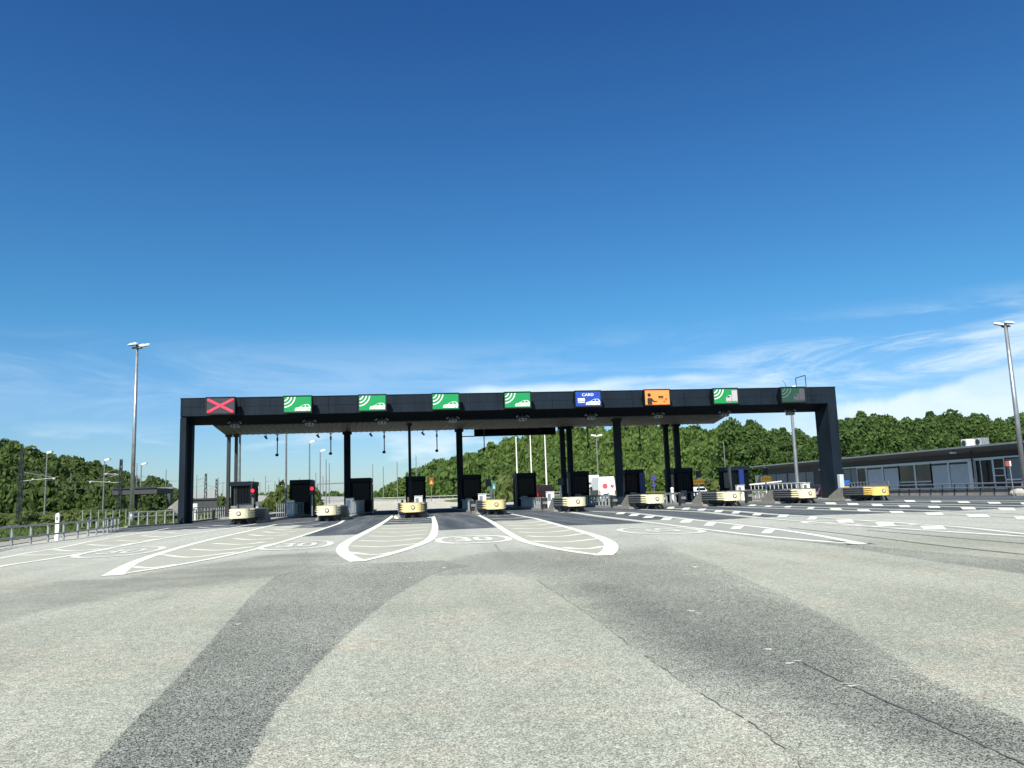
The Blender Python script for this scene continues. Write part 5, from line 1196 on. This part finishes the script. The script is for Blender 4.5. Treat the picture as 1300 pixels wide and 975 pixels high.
def quads_object(name, V, Q, T, m_, parent=None):
    me = bpy.data.meshes.new(name); me.vertices.add(len(V)); me.vertices.foreach_set('co', V.astype('f').ravel()); nf = len(Q)
    me.loops.add(nf*4); me.loops.foreach_set('vertex_index', Q.astype('i').ravel()); me.polygons.add(nf); me.polygons.foreach_set('loop_start', np.arange(0, nf*4, 4, dtype='i')); me.update(calc_edges=True)
    at = me.attributes.new('tint', 'FLOAT', 'FACE'); at.data.foreach_set('value', T.astype('f')); me.materials.append(m_)
    o = bpy.data.objects.new(name, me); COL.objects.link(o)
    if parent: o.parent = parent
    return o
def wood(name, spots, m_, tmpl, label, cat):
    """one object for a far wood: spots = (x,y,z,scale,height,tint)"""
    Vs = []; Qs = []; Ts = []; off = 0
    for i, (x, y, z, s, h, tn) in enumerate(spots):
        V, T, cv, cq = tmpl[i % len(tmpl)]; a = RNG.random()*6.28; c, s_ = math.cos(a), math.sin(a)
        for vv, qq, tt in ((V, np.arange(len(V)).reshape(-1, 4), T), (cv, cq, np.full(len(cq), .35))):
            P = np.empty_like(vv); P[:, 0] = (vv[:, 0]*c-vv[:, 1]*s_)*s+x; P[:, 1] = (vv[:, 0]*s_+vv[:, 1]*c)*s+y; P[:, 2] = vv[:, 2]*h+z
            Vs.append(P); Qs.append(qq+off); Ts.append(np.clip(tt+tn, 0, 1)); off += len(vv)
    o = quads_object(name, np.concatenate(Vs), np.concatenate(Qs), np.concatenate(Ts), m_); o['kind'] = 'stuff'; o['label'] = label; o['category'] = cat; return o
rg = np.random.default_rng(5)
def template(n, size, lobes=9, pointed=0.):
    V, T = crown(rg, 1., 1., lobes, n, size, pointed); cv, cq = core(1., 1., rg); return (V, T, cv, cq)
TM = [template(720, .085, 18) for _ in range(7)]
TMs = [template(420, .11, 11) for _ in range(6)]
def scatter(ph0, ph1, r0, r1, sp, hfun, cond=None):
    out = []; r = r0
    while r < r1:
        n = int((ph1-ph0)*r/sp)
        for i in range(n):
            ph = ph0+(ph1-ph0)*(i+rg.random())/n; rr = r+rg.normal(0, sp*.35); x, y = rr*math.sin(ph), rr*math.cos(ph)
            if cond and not cond(x, y, ph, rr): continue
            z = float(terr(x, y)); s, h = hfun(ph, rr); out.append((x, y, z-.3, s, h, float(np.clip(.18*math.sin(x*.07+y*.05)+rg.normal(0, .17), -.35, .4))))
        r += sp*.85
    return out
def phof(u): d = ray(u, 600); return math.atan2(d.x, d.y)
PR = (phof(440), phof(1075)); PL = (phof(-260), phof(305))
def hr(ph, rr):
    k = (.62+.75*rg.random()**1.6)*(.28+.72*min(1, max(np.interp(ph, *RH), np.interp(ph, *LH))/4)); return 3.3*k, 4.9*k
right = scatter(PR[0], PR[1], 194, 262, 3.0, hr, lambda x, y, ph, rr: not (phof(470) < ph < phof(540) and rr < 212) and not (phof(655) < ph < phof(675) and 208 < rr < 216))
wood('wooded_slope', right, leafA, TM, 'dense green wooded slope rising behind the toll booths', 'wood')
left = scatter(PL[0], PL[1], 158, 258, 3.4, hr)
wood('wooded_hill', left, leafL, TM, 'dark green wooded hill falling towards the right, left of the gantry', 'wood')
def hs(ph, rr): k = (.5+.8*rg.random())*(1. if ph < phof(215) else .6); return 1.5*k, 1.4*k
scrub = scatter(PL[0], phof(440), 96, 156, 2.6, hs, lambda x, y, ph, rr: x < -27 and rg.random() < .8)
scrub += scatter(phof(300), phof(445), 130, 240, 4.5, hs, lambda x, y, ph, rr: x < -24 and rg.random() < .6)
wood('scrub', scrub, leafS, TMs, 'olive green scrub bushes at the foot of the left hill', 'scrub')
hz = scatter(phof(270), phof(450), 430, 560, 8, lambda ph, rr: ((3.5+2*rg.random()), 3.5+4*rg.random()), lambda x, y, ph, rr: x < -160 or rr > 520)
wood('distant_wood', hz, leafA, TMs, 'thin band of distant trees on the horizon under the canopy', 'wood')
# meadow grass tufts: many short blades on the left field
def grass():
    n = 42000; y = 18+rg.random(n)**1.3*85; x = left_x(y)-1.5-rg.random(n)**.9*(26+y*.35); z = np.array(terr(x, y))
    h = .08+.20*rg.random(n)+.25*(np.sin(x*.4)+np.sin(y*.3+x*.2) > .6); a = rg.random(n)*6.28; w = .05+.10*rg.random(n); tx, ty = np.cos(a)*w, np.sin(a)*w
    lx_, ly_ = rg.normal(0, .1, n), rg.normal(0, .1, n)
    V = np.stack([np.stack([x-tx, y-ty, z], 1), np.stack([x+tx, y+ty, z], 1), np.stack([x+tx*.3+lx_, y+ty*.3+ly_, z+h], 1), np.stack([x-tx*.3+lx_, y-ty*.3+ly_, z+h*.95], 1)], 1).reshape(-1, 3)
    T = np.clip(.45+.25*np.sin(x*.15)*np.cos(y*.11)+rg.normal(0, .18, n), 0, 1)
    o = quads_object('meadow_grass', V, np.arange(n*4).reshape(-1, 4), T, leafS); o['kind'] = 'stuff'; o['label'] = 'rough olive meadow grass beyond the low fence'; o['category'] = 'grass'
grass()
# individual trees along the right, behind the building and at the end of the slope
def tree_proto(i):
    t = bpy.data.objects.new('leafy_tree', None); COL.objects.link(t)
    H = 1.0; V, T = crown(rg, .42, .88, 30, 7000, .0175, (.1, .4, .6, .2, .5)[i]); V[:, 2] += .12
    cv, cq = core(.27, .78, rg); cv = cv+np.array([0, 0, .14])
    Q = np.concatenate([np.arange(len(V)).reshape(-1, 4), cq+len(V)]); V = np.concatenate([V, cv]); T = np.concatenate([T, np.full(len(cq), .3)])
    quads_object('crown', V, Q, T, leafB, t)
    mb = MB(); mb.bar((0, 0, -.02), (.01, 0, .45), .018, 8, .012); mb.bar((.01, 0, .45), (0, .01, .85), .012, 6, .004)
    for k in range(6): a = k*1.1; z = .25+.08*k; mb.bar((0, 0, z), (.16*math.cos(a), .16*math.sin(a), z+.14), .007, 5, .003)
    tk = obj('trunk', mb, bark, t); return t
protos = [tree_proto(i) for i in range(5)]
SKY = [(925, 540), (940, 547), (952, 538), (968, 552), (985, 548), (1000, 556), (1015, 551), (1032, 558), (1060, 540), (1073, 533), (1085, 541), (1097, 531), (1110, 537), (1125, 531), (1138, 541), (1152, 534), (1167, 539), (1180, 529), (1194, 532), (1210, 529), (1224, 533), (1238, 531), (1252, 535), (1268, 539), (1284, 533), (1300, 528), (1320, 530)]
used = 0
for j, (u, v) in enumerate(SKY):
    for row in range(2):
        Yd = (118 if u > 1045 else 150)+row*9+rg.normal(0, 2); p = py(u+rg.normal(0, 2)+(7 if row else 0), v+(3 if row else 0)+rg.normal(0, 3.0), Yd); h = p.z-0.1
        if h < 3: continue
        src = protos[used % 5]
        if used < 5: t = src
        else:
            t = src.copy(); COL.objects.link(t)
            for ch in kids(src): c = ch.copy(); COL.objects.link(c); c.parent = t
        t.location = (p.x, Yd, -.05); t.scale = (h*.92, h*.92, h*1.04); t.rotation_euler = (0, 0, rg.random()*6.28)
        t['label'] = 'leafy green tree in the row behind the grey building and gantry leg'; t['category'] = 'tree'; t['group'] = 'trees in the row behind the grey building'
        used += 1
# under-storey filling the feet of that row
fill = []
for k in range(260):
    u = 900+rg.random()*440; Yd = (126 if u > 1045 else 152)+rg.random()*22; p = py(u, 600, Yd); fill.append((p.x, Yd, -.2, 2.6+rg.random(), 4.2+2.5*rg.random(), rg.normal(0, .1)))
wood('tree_belt', fill, leafB, TM, 'dense leafy understorey filling the row of trees behind the building', 'wood')
# yellow-green bushes by the booths
def bush(u, v, Yd, s, h, label, tn=.2):
    p = py(u, v, Yd); V, T = crown(rg, 1, 1, 10, 420, .13); cv, cq = core(.9, .9, rg); Q = np.concatenate([np.arange(len(V)).reshape(-1, 4), cq+len(V)]); V = np.concatenate([V, cv])*np.array([s, s, h]); T = np.concatenate([np.clip(T+tn, 0, 1), np.full(len(cq), .2)])
    o = quads_object('bush', V, Q, T, leafS); o.location = (p.x, Yd, -.1); tag(o, label, 'bush')
bush(392, 632, 112, 2.2, 3.0, 'yellow green bush showing right of the free standing booth', .1)
bush(360, 632, 112, 2.6, 3.6, 'yellow green bush left of the free standing booth')
bush(345, 634, 118, 2.0, 2.4, 'lower green bush left of the yellow green one', 0.)
bush(281, 634, 84, 1.0, 2.0, 'small light bush between gantry leg and slim columns', .1)
bush(642, 625, 128, 2.4, 4.2, 'light green bush left of the booth below the flagpoles', .15)
bush(900, 612, 118, 3.2, 2.4, 'pale olive bush between the two right booths', .2)
